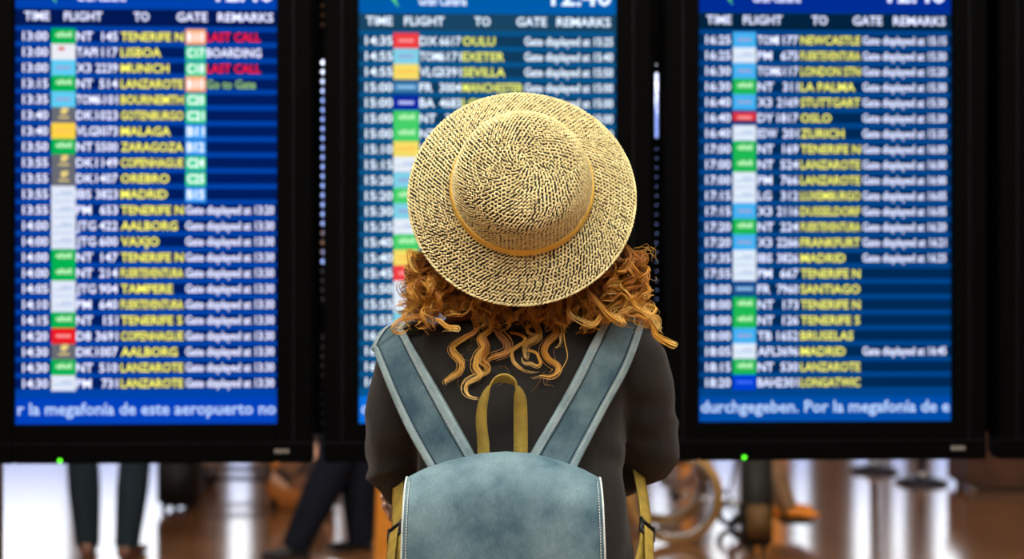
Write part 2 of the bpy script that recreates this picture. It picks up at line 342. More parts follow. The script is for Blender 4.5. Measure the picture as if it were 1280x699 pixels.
        if cl == 'G': [bar(.2 + .11 * k, .29 + .11 * k, -1 - (k % 2), 3.5 + (k % 3)) for k in range(6)]
        elif cl == 'K': bar(.4, .62, 1, 8); bar(.3, .74, -4, -2); bar(.46, .7, 4, 9)
        elif cl == 'T': bar(.3, .55, 2, 6)
        elif cl in 'C': bar(.2, .8, -2, 2)
        elif cl == 'W': bar(.1, .9, -2, -.5); bar(.05, .95, -hp, -hp + 1.2); bar(.4, .85, 1, 3)
        elif cl in 'RD': bar(.2, .8, -2, 2)
        else: bar(.15, .85, -1.5, 2)
        mk.build('airline_mark', glow('mark' + cl, MARK[cl]), sc)
        # text of the row
        wt = MB()
        put_text(wt, tm, U(cols['time'][0]), U(cols['time'][1]), yc - 5.5, 11, KPX, 'F')
        wt.build('time_text', glow(tagn + 'white2', p['white'], 1.5), sc); wt = MB()
        if al: put_text(wt, al, U(cols['fl']), U(cols['num']) - 27, yc - 5.5, 11, KPX)
        if wt.v: wt.build('airline_code_text', glow(tagn + 'white2', p['white'], 1.5), sc)
        wt = MB()
        if no: put_text(wt, no, U(cols['num']) - 27, U(cols['num']), yc - 5.5, 11, KPX, 'R')
        if wt.v: wt.build('flight_number_text', glow(tagn + 'white2', p['white'], 1.5), sc)
        wt = MB()
        if re.startswith('Gate'): put_text(wt, re, U(cols['rem'][0]), U(cols['rem'][1]), yc - 5, 10.5, KPX, 'F')
        if re == 'BOARDING': put_text(wt, re, U(258), U(326), yc - 5.5, 11, KPX, 'F')
        if wt.v: wt.build('remark_text', glow(tagn + 'white2', p['white'], 1.45), sc)
        if de:
            d = MB(); put_text(d, de, U(cols['dest'][0]), U(cols['dest'][1]), yc - 5.5, 11, KPX); d.build('destination_text', glow(tagn + 'yel', p['yel'], 1.45), sc)
        if ga:
            gc = {'o': (255, 176, 120), 'g': (60, 214, 150), 'b': (70, 170, 255)}[ga]
            MB().rect(U(232) * KPX, U(257) * KPX, (yc - hp * .98) * KPX, (yc + hp * .98) * KPX if ga == 'o' else (yc + hp * .8) * KPX, -.0008).build('gate_tile', glow('gate' + ga, gc), sc)
            d = MB(); put_text(d, {'o': 'B10', 'g': 'C%d' % (16 + i), 'b': 'B%d' % (5 + i)}[ga], U(234), U(255), yc - 5.5, 11, KPX, 'F'); d.build('gate_text', glow('gatetext', (248, 246, 255), 1.3), sc)
        if re == 'LAST CALL':
            d = MB(); put_text(d, re, U(258), U(325), yc - 5.5, 11, KPX, 'F'); d.build('remark_text', glow('red_remark', (250, 24, 50), 1.2), sc)
        if re == 'Go to Gate':
            d = MB(); put_text(d, re, U(258), U(319), yc - 5.5, 11, KPX, 'F'); d.build('remark_text', glow('olive_remark', (150, 200, 120), 1.1), sc)
    return t
display(0, -.960, 3.743, 'flight information display at left with 13:00 departures and red last call remarks', S1,
        dict(right=346, hy=20, time=(31, 62), tile=(66, 96), fl=97, num=148, dest=(152, 229), rem=(232, 342), clock=(270, 341), cy=0, logo=64), 45, 19.68, PAL[0],
        (('TIME', 33, 64), ('FLIGHT', 82, 129), ('TO', 168, 187), ('GATE', 221, 259), ('REMARKS', 272, 341)), 'r la megafonía de este aeropuerto no', 22, 529, .336)
display(1, -.0638, 3.778, 'flight information display in the middle behind the straw hat', S2,
        dict(right=772, hy=23, time=(456, 490), tile=(491, 523), fl=524, num=576, dest=(578, 654), rem=(656, 768), clock=(690, 766), cy=2, logo=489), 48, 19.5, PAL[1],
        (('TIME', 457, 490), ('FLIGHT', 505, 555), ('TO', 593, 613), ('GATE', 646, 684), ('REMARKS', 697, 765)), 'o Por la megafonía de este aeropuerto no', 448, 529, .336)
display(2, .8385, 3.813, 'flight information display at right with 16:25 Newcastle as top row', S3,
        dict(right=1190, hy=27, time=(881, 912), tile=(915, 944), fl=946, num=997, dest=(1000, 1075), rem=(1078, 1184), clock=(1110, 1183), cy=4, logo=906), 52, 19.41, PAL[2],
        (('TIME', 882, 913), ('FLIGHT', 928, 977), ('TO', 1014, 1034), ('GATE', 1066, 1103), ('REMARKS', 1117, 1183)), 'durchgegeben. Por la megafonía de e', 872, 528, .336)
display(3, 1.738, 3.849, 'dark display housing cut off by the right edge of the photo', None, None, 0, 0, None, None, None, 0, 0, .336)
bpy.data.objects.remove(fob)

# stand: posts, rails and perforated uprights that close the gaps between the displays
st = empty('display_stand', (-.0638, 3.778, 0), PITCH_ANG); tag(st, 'bronze and black steel stand carrying the row of displays', 'stand')
bronze = mat('post_bronze', (.16, .13, .06, 1), rough=.45, metal=.3, noise_amt=.15)
steelk = mat('upright_black_steel', (.002, .002, .002, 1), rough=.6, spec=.08, noise_amt=.2)
def LX(px, d=3.9): return (px - 640) / FPX * d + .0638
for px in (-4, 2110):
    m_ = MB(); m_.box(LX(px) - .026, LX(px) + .026, .118, .17, .012, 2.34, .004).box(LX(px) - .12, LX(px) + .12, .1, .34, 0, .012)
    m_.build('post', bronze, st)
for z in (1.25, 2.0): MB().box(LX(-4), LX(2110), .097, .118, z, z + .08).build('rail', steelk, st)
def perforated(cx, w, z0, z1, holes, name='perforated_upright'):
    """flat bar with real holes: holes = list of (zc, half_height, radius)"""
    mb = MB(); n = 12; y0, y1 = .0925, .0955
    zs = z0
    for zc, hh, r in holes:
        a, b = zc - hh - r - .0012, zc + hh + r + .0012
        if a > zs + 1e-6: mb.box(cx - w / 2, cx + w / 2, y0, y1, zs, a)
        inner = []
        for k in range(n):
            an = 2 * math.pi * (k + .5) / n; c, s = math.cos(an), math.sin(an)
            inner.append((cx + r * c, zc + (hh if s > 0 else -hh) + r * s))
        outer = []
        for k in range(n):
            an = 2 * math.pi * (k + .5) / n; c, s = math.cos(an), math.sin(an); q = max(abs(c), abs(s))
            outer.append((cx + (w / 2) * c / q, (a + b) / 2 + ((b - a) / 2) * s / q))
        vs = [(x_, y0, z_) for x_, z_ in outer] + [(x_, y0, z_) for x_, z_ in inner] + [(x_, y1, z_) for x_, z_ in outer] + [(x_, y1, z_) for x_, z_ in inner]
        fs = []
        for k in range(n):
            j = (k + 1) % n
            fs += [(k, j, n + j, n + k), (2 * n + k, 3 * n + k, 3 * n + j, 2 * n + j), (n + k, n + j, 3 * n + j, 3 * n + k)]
        mb.add(vs, fs); zs = b
    if zs < z1: mb.box(cx - w / 2, cx + w / 2, y0, y1, zs, z1)
    return mb.build(name, steelk, st)
GX1 = (-.960 - .0638) / 2 + .0638; GX2 = (.8385 - .0638) / 2 + .0638; GX3 = (1.738 + .8385) / 2 + .0638
ZB = .982
perforated(GX1 + .004, .060, ZB, 2.3, [(ZB + .03 + k * .0257, 0, .0070) for k in range(48)])
sl = []
zsl0 = CAMZ + (349.5 - 168) / FPX * 3.79; zsl1 = CAMZ + (349.5 - 84) / FPX * 3.79
z_ = ZB + .03
while z_ < 2.28:
    if zsl0 - .02 < z_ < zsl1: sl.append(((zsl0 + zsl1) / 2, (zsl1 - zsl0) / 2 - .0042, .0042)); z_ = zsl1 + .022; continue
    sl.append((z_, 0, .0016)); z_ += .0257
perforated(GX2 + .012, .060, ZB, 2.3, sl)
perforated(GX3, .060, ZB, 2.3, [])

# ================================================================== PEOPLE: shared builders
skinm = mat('skin', (.62, .38, .27, 1), rough=.5, noise_amt=.06, noise_scale=40)
def etube(pts, rads, side=(1, 0, 0), seg=20, dome=True): return tube(pts, rads, seg, side, True, dome)
def hand_parts(wrist, d, up, size=1.0, curl=.35, side=1):
    """palm + five fingers; d: direction of the hand, up: back of the hand, side: +1/-1 thumb side"""
    d = V(d).normalized(); up = (V(up) - d * V(up).dot(d)).normalized(); s = d.cross(up) * side; w = V(wrist); out = []
    out.append(tube([w - d * .02, w + d * .02 * size, w + d * .055 * size, w + d * .088 * size], [(.016 * size, .024 * size), (.016 * size, .034 * size), (.015 * size, .040 * size), (.012 * size, .038 * size)], 12, up, True, True))
    for k, (off, L) in enumerate(((.030, .070), (.010, .078), (-.010, .072), (-.029, .056))):
        p = w + d * .082 * size + s * off * size; a = 0; pts = [p - d * .02]; L *= size
        for j, f in enumerate((.42, .33, .25)):
            pts.append(p.copy()); a += curl * (1 if j == 0 else 1.25); p = p + (d * math.cos(a) - up * math.sin(a)) * L * f
        pts.append(p); out.append(tube(pts, [.0095 * size, .0095 * size, .0088 * size, .0082 * size, .0068 * size], 8, up, True, True))
    tp = w + d * .02 * size + s * .03 * size
    out.append(tube([tp - s * .015, tp + (s * .6 + d * .8) * .03 * size, tp + (s * .45 + d * .95 - up * .2) * .058 * size, tp + (s * .3 + d * 1 - up * .4) * .08 * size], [.012 * size, .0115 * size, .010 * size, .008 * size], 8, up, True, True))
    return out
def head_parts(c, up, fwd, r=1.0):
    up = V(up).normalized(); fwd = (V(fwd) - up * V(fwd).dot(up)).normalized(); rt = fwd.cross(up)
    M = Matrix((rt, fwd, up)).transposed(); c = V(c); out = []
    def at(x, y, z): return c + M @ V((x * r, y * r, z * r))
    def bl(x, y, z, a, b, e): out.append(ball(at(x, y, z), a * r, b * r, e * r, M, 20))
    bl(0, -.012, .03, .076, .094, .088); bl(0, .022, -.03, .062, .068, .085); bl(0, .055, -.088, .034, .03, .026)
    bl(0, .092, -.018, .011, .016, .024); bl(0, .103, -.034, .014, .013, .010); bl(0, .082, -.064, .024, .012, .007); bl(0, .08, -.073, .020, .012, .007)
    for s in (-1, 1): bl(s * .078, -.005, -.01, .009, .022, .032); bl(s * .032, .08, .02, .024, .012, .008)
    return out, at, M
def shoe_parts(ankle, toe_dir, L=.25, h=.075):
    a = V(ankle); t = V(toe_dir); t.z = 0; t.normalize(); s = V((-t.y, t.x, 0)); z0 = a.z - h - .012; base = V((a.x, a.y, z0))
    rings = []
    prof = [(-.26, .022, .035, .055), (-.22, .034, .03, .085), (-.08, .038, .0, .09), (.1, .040, .0, .078), (.3, .044, 0, .058), (.52, .046, 0, .046), (.66, .038, .004, .036), (.735, .018, .008, .024)]
    for f, w, zb, zt in prof:
        c = base + t * f * L * 1.0; rr = []
        for k in range(12):
            an = 2 * math.pi * k / 12; rr.append(c + s * (w * math.cos(an)) + V((0, 0, (zb if zb < .03 else .0) + (zt) * (.5 + .5 * math.sin(an)))))
        rings.append(rr)
    return loft(rings)
def person(name, label, J, colors, voxel=.011, shoe_z=True, sleeves=True):
    """J: joints; builds one continuous body, then top, trousers, shoes and hair as children"""
    body = []
    hp, at, M = head_parts(J['head'], J.get('head_up', (0, 0, 1)), J['face']); body += hp
    pel = (V(J['hipL']) + V(J['hipR'])) / 2; sh = (V(J['shL']) + V(J['shR'])) / 2; sd = (V(J['shR']) - V(J['shL'])).normalized()
    tors = [(pel - (sh - pel).normalized() * .06, (.15, .11)), (pel + (sh - pel) * .15, (.165, .115)), (pel + (sh - pel) * .42, (.14, .10)), (pel + (sh - pel) * .75, (.17, .115)), (pel + (sh - pel) * .97, (.15, .09))]
    def torso(k, e=0): return tube([p for p, _ in tors], [(a * k + e, b * k + e) for _, (a, b) in tors], 24, sd, True, True)
    body.append(torso(.93)); body.append(tube([sh - V((0, 0, .03)), sh + (V(J['head']) - sh) * .45, V(J['head'])], [.065, .052, .05], 14, sd, True, False))
    arms, legs = [], []
    for q in 'LR':
        arms.append(([J['sh' + q], (V(J['sh' + q]) + V(J['el' + q])) / 2, J['el' + q], J['wr' + q]], [.058, .048, .042, .03]))
        legs.append(([J['hip' + q], (V(J['hip' + q]) * .5 + V(J['kn' + q]) * .5), J['kn' + q], V(J['kn' + q]) * .62 + V(J['an' + q]) * .38, J['an' + q]], [.088, .076, .058, .055, .038]))
    for p, r in arms: body.append(tube(p, r, 14, None, True, True))
    for p, r in legs: body.append(tube(p, r, 16, (0, 1, 0), True, True))
    for q, s in (('L', 1), ('R', -1)):
        d = V(J['wr' + q]) - V(J['el' + q]); body += hand_parts(J['wr' + q], d, J.get('handup', (0, -1, .2)), .95, .3, s)
    b = fuse(name, body, voxel, 3, skinm); tag(b, label, 'person')
    top = [torso(1.02, .008)] + [tube(p, [x * 1.12 + .008 for x in r], 14, None, True, True) for p, r in arms]
    fuse('top', top, voxel, 4, colors['top'], b)
    hipc = [tube([tors[0][0] - V((0, 0, .02)), tors[1][0]], [(.165, .125), (.172, .125)], 24, sd, True, True)]
    fit = colors.get('fit', 1.12)
    fuse('trousers', hipc + [tube(p[:-1] + [V(p[-1]) + (V(p[-1]) - V(p[-2])).normalized() * .035], [x * (fit + .06 * i) + .010 for i, x in enumerate(r)], 18, (0, 1, 0), True, False) for p, r in legs], voxel, 3, colors['trousers'], b)
    for q in 'LR':
        vs, fs = shoe_parts(J['an' + q], J['toe' + q]); mesh('shoe', vs, fs, colors['shoe'], b, True)
    hv = [ball(at(0, -.02, .04), .086, .1, .092, M, 20), ball(at(0, -.05, -.02), .08, .07, .09, M, 20)]
    fuse('hair', hv, voxel, 2, mat('hair_brown_short', (.05, .03, .02, 1), rough=.6, bump=.6, bump_scale=120, noise_amt=.3, noise_scale=80), b)
    for s in (-1, 1):
        vs, fs = ball(at(s * .032, .085, .008), .012, seg=10); mesh('eye', vs, fs, mat('eye_white', (.8, .8, .8, 1), rough=.2), b, True)
    return b
def cloth(name, col, **k): return mat(name, (*col, 1), rough=.85, noise_amt=k.get('n', .12), noise_scale=14, bump=.25, bump_scale=350, spec=.2, sheen=k.get('sheen', 0))

# ================================================================== THE WOMAN
shirtm = cloth('shirt_charcoal_jersey', (.021, .0195, .0175), n=.15, sheen=.1)
CX = .013
def sup(cx, cy, z, a, b, n=36, e=2.4, zf=None):
    r = []
    for k in range(n):
        t = 2 * math.pi * k / n; c, s = math.cos(t), math.sin(t)
        x_ = cx + a * math.copysign(abs(c) ** (2 / e), c); y_ = cy + b * math.copysign(abs(s) ** (2 / e), s)
        r.append(V((x_, y_, z + (zf(x_ - cx, y_ - cy) if zf else 0))))
    return r
tilt = lambda k: (lambda x_, y_: x_ * k)
def woman_torso(e=0.0):
    L = [(.80, .180, .118, 2.335), (.90, .190, .122, 2.335), (.98, .186, .116, 2.33), (1.06, .172, .110, 2.325), (1.14, .168, .110, 2.325), (1.22, .178, .114, 2.33), (1.275, .182, .106, 2.33), (1.308, .172, .092, 2.325), (1.334, .145, .076, 2.318)]
    return loft([sup(CX, yc, z, a + e, b + e, zf=tilt(.06 if z > 1.15 else 0)) for z, a, b, yc in L])
ShL, ShR = V((-.158, 2.33, 1.250)), V((.188, 2.33, 1.268))
ElL, ElR = V((-.188, 2.45, 1.058)), V((.218, 2.44, 1.088))
WrL, WrR = V((.075, 2.575, 1.105)), V((-.124, 2.59, .990))
armL = [ShL, (ShL * .5 + ElL * .5) + V((-.012, -.01, .0)), ElL, ElL * .5 + WrL * .5, WrL]
armR = [ShR, (ShR * .5 + ElR * .5) + V((.016, -.01, .0)), ElR, ElR * .5 + WrR * .5, WrR]
RS = [.066, .060, .050, .044, .034]
shirt_parts = [woman_torso(), tube(crom(armL, 15), [RS[min(4, int(i / 14 * 4))] + (RS[min(4, int(i / 14 * 4) + 1)] - RS[min(4, int(i / 14 * 4))]) * (i / 14 * 4 - int(i / 14 * 4)) for i in range(15)], 18, None, True, True),
               tube(crom(armR, 15), [RS[min(4, int(i / 14 * 4))] + (RS[min(4, int(i / 14 * 4) + 1)] - RS[min(4, int(i / 14 * 4))]) * (i / 14 * 4 - int(i / 14 * 4)) for i in range(15)], 18, None, True, True)]
HEAD = V((.016, 2.288, 1.475)); HUP = V((0, -.62, .78)); HFW = V((0, .78, .62))
bp, hat_at, HM = head_parts(HEAD, HUP, HFW, 1.0)
bp.append(woman_torso(-.012)); bp.append(tube([V((CX, 2.33, 1.24)), V((CX, 2.318, 1.325)), V((CX + .002, 2.305, 1.385)), HEAD], [(.11, .075), (.072, .06), (.056, .056), (.055, .06)], 20, (1, 0, 0), True, False))
bp.append(tube([V((CX - .105, 2.32, 1.315)), V((CX, 2.312, 1.350)), V((CX + .115, 2.32, 1.330))], [.028, .050, .028], 14, None, True, True))
for p in (armL, armR): bp.append(tube(p, [r - .010 for r in RS], 14, None, True, True))
bp += hand_parts(WrL, (.9, -.25, .1), (0, .8, .5), .95, .25, 1)
bp += hand_parts(WrR, (-.80, -.58, -.10), (-.45, .70, -.55), .95, .26, -1)
hipL, hipR = V((CX - .09, 2.34, .88)), V((CX + .09, 2.34, .88))
wl = []
for h, kx_, ax in ((hipL, -.10, -.115), (hipR, .10, .115)):
    wl.append(([h, V((CX + kx_, 2.34, .68)), V((CX + kx_, 2.33, .47)), V((CX + kx_, 2.36, .30)), V((CX + ax, 2.37, .09))], [.092, .078, .057, .054, .037]))
for p, r in wl: bp.append(tube(p, r, 16, (0, 1, 0), True, True))
woman = fuse('person', bp, .0055, 2, skinm)
tag(woman, 'woman seen from behind with curly ginger hair, dark top and folded arms', 'person')
shirt = fuse('shirt', shirt_parts, .006, 5, shirtm, woman)
# cloth folds worked into the surface
me = shirt.data
nrm = [v.normal.copy() for v in me.vertices]
def ridge(d, w): return math.exp(-(d / w) ** 2)
for v, n in zip(me.vertices, nrm):
    c = v.co; d = 0
    d += .0030 * math.sin(26 * c.z + 9 * noise.noise(c * 7) + 16 * c.x) * (1 if abs(c.x - CX) > .12 else .35)
    for el in (ElL, ElR):                                   # creases around the bent elbows
        q = (c - el).length
        if q < .19:
            w_ = (c - el).dot(V((.30 if el.x > 0 else -.30, .35, .9))) * 62 + 2.2 * noise.noise(c * 11)
            d += .012 * (.45 - abs(math.sin(w_))) * ridge(q, .10)
    d += .005 * noise.noise(c * 9)
    v.co = c + n * d
me.update()
bvh = bvh_of(shirt)
mesh('neckline_band', *tube([V((CX + .142 * math.cos(t) * 1.0, 2.318 + .075 * math.sin(t), 1.331 + .06 * .142 * math.cos(t))) for t in [2 * math.pi * k / 60 for k in range(61)]], (.006, .003) and .0045, 8, (0, 0, 1), False), shirtm, woman, True)
jeans_w = cloth('woman_jeans', (.03, .04, .07))
fuse('trousers', [loft([sup(CX, 2.335, z, a, b) for z, a, b in ((.78, .172, .118), (.88, .186, .122), (.94, .180, .116))])] + [tube(p, [x_ * 1.1 + .008 for x_ in r], 16, (0, 1, 0), True, False) for p, r in wl], .012, 3, jeans_w, woman)
shoem = mat('shoe_white', (.6, .58, .55, 1), rough=.6, noise_amt=.1)
for p, r in wl: mesh('shoe', *shoe_parts(p[-1], (0, 1, 0), .24), shoem, woman, True)
for s in (-1, 1):
    e = ball(hat_at(s * .032, .085, .008), .012, seg=10); mesh('eye', *e, mat('eye_white', (.8, .8, .8, 1), rough=.2), woman, True)

def on_shirt(px, py, off=.004, dflt=2.25):
    """where the view ray through a photo pixel meets the back of the shirt"""
    d = P(px, py, 1) - V((0, 0, CAMZ)); d.normalize()
    h, n, i, q = bvh.ray_cast(V((0, 0, CAMZ)), d)
    if h is None:
        h, n, i, q = bvh.find_nearest(P(px, py, dflt + .05)); h = h.copy()
        n = V((n.x * .5, -.8, .5)).normalized()
    if n.dot(d) > 0: n = -n
    return h + n * off, n

# ------------------------------------------------------------------ hair
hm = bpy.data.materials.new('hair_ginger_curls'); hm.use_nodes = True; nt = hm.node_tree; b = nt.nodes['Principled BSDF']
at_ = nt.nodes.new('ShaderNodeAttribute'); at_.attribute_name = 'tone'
rp = nt.nodes.new('ShaderNodeValToRGB'); rp.color_ramp.elements[0].color = (.12, .03, .006, 1); rp.color_ramp.elements[1].color = (.95, .70, .26, 1)  # dark roots to gold ends: ombre hair, with shading put into the darks
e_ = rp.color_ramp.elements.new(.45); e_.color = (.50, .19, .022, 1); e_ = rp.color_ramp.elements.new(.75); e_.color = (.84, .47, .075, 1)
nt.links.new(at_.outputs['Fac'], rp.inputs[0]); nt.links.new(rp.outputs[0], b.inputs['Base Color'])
b.inputs['Roughness'].default_value = .32; b.inputs['Specular IOR Level'].default_value = .5
HV, HF, HT = [], [], []
rnd = random.Random(11)
def strand(pts, r0, r1, tone0, tone1):
    pts, T, Nn = frames(pts); k0 = len(HV); n = len(pts)
    for i, (c, t, nn) in enumerate(zip(pts, T, Nn)):
        f = i / (n - 1); r = r0 + (r1 - r0) * f; bn = t.cross(nn)
        for k in range(3):
            a = 2.0944 * k; HV.append(c + nn * (r * math.cos(a)) + bn * (r * math.sin(a))); HT.append(tone0 + (tone1 - tone0) * f)
    for i in range(n - 1):
        for k in range(3):
            a = k0 + i * 3 + k; c = k0 + i * 3 + (k + 1) % 3; HF.append((a, c, c + 3, a + 3))
def lock(guide, amp=(.004, .012), waves=3, n=12, spread=.006, thick=.0009, tone=(.25, .75), N=36, flat=0):
    pts = crom(guide, N); pts, T, Nn = frames(pts, V((.3, -1, .2))); ph = rnd.uniform(0, 6.28); sg = rnd.choice((-1, 1))
    core = []
    for i, c in enumerate(pts):
        f = i / (N - 1); a = amp[0] + (amp[1] - amp[0]) * f; bn = T[i].cross(Nn[i]); an = sg * 2 * math.pi * waves * f + ph
        core.append(c + (Nn[i] * math.cos(an) + bn * math.sin(an)) * a)
    core, T, Nn = frames(core, V((.3, -1, .2)))
    tj = rnd.uniform(-.22, .18)
    for s in range(n):
        r = spread * math.sqrt(rnd.random()); an = rnd.uniform(0, 6.28); w = rnd.uniform(-1.2, 1.2); ll = rnd.uniform(.74, 1.0); fr = rnd.random() < .12
        out = []
        M_ = int(N * ll)
        for i in range(M_):
            f = i / (N - 1); bn = T[i].cross(Nn[i]); pr = .55 + .45 * math.sin(math.pi * min(1, f * 1.05)); pr *= (1 - .5 * max(0, f - .8) / .2)
            rr = r * pr * (1 if not fr else 1 + 1.6 * f); aa = an + w * f * 2.5
            out.append(core[i] + Nn[i] * (rr * math.cos(aa)) + bn * (rr * math.sin(aa)))
        tt = rnd.uniform(-.15, .15) + tj
        strand(out, thick, thick * .45, max(0, min(1, tone[0] + tt)), max(0, min(1, tone[1] + tt)))
# traced ringlets on the back: pixels of the photograph, laid on the shirt
def traced(pix, off=.012, root_d=2.235, **k):
    g = []
    for i, (a, b_) in enumerate(pix):
        p, n = on_shirt(a, b_, off)
        f = min(1, max(0, (b_ - 385) / 40)); q = P(a, b_, root_d) ; p = q.lerp(p, f) if b_ < 425 else p
        g.append(p)
    lock(g, **k)
Zc = lambda L: [(540 + a / 4.995, 370 + b_ / 4.995) for a, b_ in L]
T_ = dict(amp=(.0010, .0026), waves=2.5, tone=(.40, .98), thick=.0007)
traced(Zc([(250, 20), (258, 110), (268, 180), (282, 235), (215, 285), (150, 325), (150, 365), (200, 420), (192, 478), (130, 512), (95, 530), (112, 566)]), n=24, spread=.0050, N=60, **T_)
traced(Zc([(395, 20), (385, 120), (370, 210), (305, 275), (335, 335), (300, 390), (280, 450), (300, 500), (240, 545), (235, 595), (260, 630), (300, 648)]), n=26, spread=.0050, N=60, **T_)
traced(Zc([(330, 250), (350, 330), (320, 400), (345, 440), (330, 490), (250, 555)]), n=18, spread=.006, N=40, **T_)
traced(Zc([(440, 30), (420, 130), (420, 230), (468, 315), (455, 375), (370, 405), (345, 430)]), n=20, spread=.0055, N=44, amp=(.0008, .002), waves=2, tone=(.25, .62), thick=.0008)
traced(Zc([(555, 40), (560, 110), (630, 165), (660, 230), (650, 275), (590, 320), (578, 390), (610, 420)]), n=20, spread=.005, N=44, **T_)
traced(Zc([(490, 235), (545, 245), (580, 285), (540, 330), (500, 365), (505, 425), (560, 462), (620, 472), (665, 480)]), n=14, spread=.003, N=50, **T_)
traced(Zc([(600, 350), (660, 375), (675, 420), (640, 440), (590, 425), (570, 390)]), n=10, spread=.004, N=40, **T_)
traced(Zc([(690, 30), (680, 110), (695, 170), (765, 200), (775, 255), (710, 315), (690, 365), (720, 410), (780, 440), (782, 485), (735, 505), (670, 492), (600, 510)]), n=24, spread=.0052, N=64, **T_)
traced(Zc([(745, 60), (780, 160), (810, 230), (800, 290), (750, 345)]), n=8, spread=.0035, N=40, **T_)
traced(Zc([(790, 80), (825, 250), (835, 380), (810, 470), (760, 440)]), n=4, spread=.0018, N=44, **T_)
traced(Zc([(625, 60), (640, 140), (600, 220), (655, 275)]), n=14, spread=.004, N=36, **T_)
traced(Zc([(900, 40), (905, 90), (930, 140), (990, 180), (1000, 205)]), n=20, spread=.0055, N=36, **T_)
for k in range(46):                                               # short locks under the brim at the back
    px = rnd.choice((rnd.uniform(594, 765), rnd.uniform(600, 765))); e = 398 + rnd.uniform(0, 26) * (1 if 575 < px < 745 else .5)
    r0 = V((HEAD.x + (px - 652) / 125 * .09, 2.205 + abs(px - 652) / 110 * .03, 1.43)); p1 = P(px + rnd.uniform(-6, 6), 384, 2.215 + rnd.uniform(0, .02)); p2 = P(px + rnd.uniform(-16, 16), e, 2.222)
    lock([r0, p1, p2], (.003, rnd.uniform(.005, .011)), rnd.uniform(1.2, 2.6), 11, .005, .0009, (.08, .45 + .3 * rnd.random()), 34)
for k in range(26):                                               # curls filling in below the brim on the left
    px = rnd.uniform(512, 604); e = rnd.uniform(386, 412) if px < 556 else rnd.uniform(380, 397)
    r0 = V((HEAD.x + (px - 640) / 125 * .085, 2.235, 1.43)); p1 = P(px + rnd.uniform(-4, 8), rnd.uniform(355, 375), 2.23); p2 = P(px + rnd.uniform(-14, 10), e, 2.215)
    lock([r0, p1, p2], (.003, rnd.uniform(.006, .012)), rnd.uniform(1.6, 3), 12, .005, .0009, (.08, .4 + .4 * rnd.random()), 38)
for k in range(14):
    px = rnd.uniform(705, 770); e = rnd.uniform(384, 402)
    r0 = V((HEAD.x + .07, 2.235, 1.43)); p1 = P(px + rnd.uniform(-6, 6), rnd.uniform(355, 375), 2.23); p2 = P(px + rnd.uniform(-10, 14), e, 2.215)
    lock([r0, p1, p2], (.003, rnd.uniform(.006, .012)), rnd.uniform(1.6, 3), 12, .005, .0009, (.08, .4 + .4 * rnd.random()), 38)
def mass(side, cnt):
    for k in range(cnt):
        u = rnd.random(); dep = 2.20 + .16 * rnd.random()
        if side < 0:
            contour = [(522, 330), (512, 345), (508, 365), (498, 385), (496, 405)]
            ex = rnd.uniform(498, 562); ey = rnd.uniform(388, 417)
            if ex > 546: ey = rnd.uniform(375, 396)
            if rnd.random() < .3: ex, ey = rnd.uniform(512, 545), rnd.uniform(345, 385)
            mx_ = rnd.uniform(522, 570) if ex > 520 else rnd.uniform(518, 540); my = rnd.uniform(318, 352)
        else:
            ex = rnd.uniform(748, 822); ey = rnd.uniform(375, 410)
            if ex > 795: ey = rnd.uniform(392, 422)
            if rnd.random() < .3: ex, ey = rnd.uniform(760, 798), rnd.uniform(345, 385)
            mx_ = rnd.uniform(745, 800) if ex < 800 else rnd.uniform(775, 802); my = rnd.uniform(318, 352)
        r0 = HEAD + V((side * .085, rnd.uniform(-.05, .05), rnd.uniform(-.02, .05)))
        p1 = P(mx_, my, dep); p2 = P((mx_ + ex) / 2 + rnd.uniform(-5, 5), (my + ey) / 2, dep - .005); p3 = P(ex, ey, dep - .01)
        depth_tone = (2.36 - dep) / .16  # locks farther back get darker ends, shade put into the tone
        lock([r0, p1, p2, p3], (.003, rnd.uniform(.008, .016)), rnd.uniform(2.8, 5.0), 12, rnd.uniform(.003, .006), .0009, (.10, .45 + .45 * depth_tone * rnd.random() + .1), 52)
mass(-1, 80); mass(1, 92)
# outer curls with their own shapes
for pix, n in (([(795, 395), (815, 405), (822, 420), (835, 428), (846, 430), (847, 436)], 18), ([(790, 385), (808, 392), (822, 400), (826, 412)], 14), ([(785, 370), (800, 385), (818, 402), (830, 420)], 12),
               ([(520, 322), (512, 315), (510, 325), (518, 335), (526, 345)], 8), ([(530, 395), (512, 398), (496, 402), (492, 412), (505, 415), (518, 408)], 14), ([(545, 400), (560, 408), (572, 412), (552, 415)], 10),
               ([(740, 370), (760, 392), (780, 405), (775, 392), (800, 380)], 10), ([(590, 372), (585, 385), (570, 392), (556, 392)], 4), ([(752, 395), (742, 405), (728, 404), (714, 392), (708, 380)], 10)):
    lock([P(a, b_, 2.20) for a, b_ in pix], (.001, .002), 2, n, .0045, .0008, (.5, .95), 40)
for k in range(70):                                               # flyaway single hairs
    s = rnd.choice((-1, 1)); x0, y0 = (rnd.uniform(505, 530), rnd.uniform(330, 400)) if s < 0 else (rnd.uniform(785, 812), rnd.uniform(310, 410))
    lock([P(x0 - s * 12, y0, 2.24), P(x0 + s * rnd.uniform(2, 10), y0 + rnd.uniform(-12, 8), 2.23), P(x0 + s * rnd.uniform(4, 18), y0 + rnd.uniform(-14, 22), 2.23)], (.001, rnd.uniform(.002, .006)), rnd.uniform(.5, 1.5), 1, .001, .00035, (.5, .95), 24)
for k in range(28):
    x0, y0 = rnd.uniform(555, 710), rnd.uniform(420, 480); p, n = on_shirt(x0, y0, .012); q, n = on_shirt(x0 + rnd.uniform(-22, 22), y0 + rnd.uniform(2, 22), .012)
    lock([p, (p + q) / 2 + V((rnd.uniform(-.008, .008), -.004, rnd.uniform(-.006, .006))), q], (.001, .003), 1, 1, .001, .0002, (.5, .9), 18)
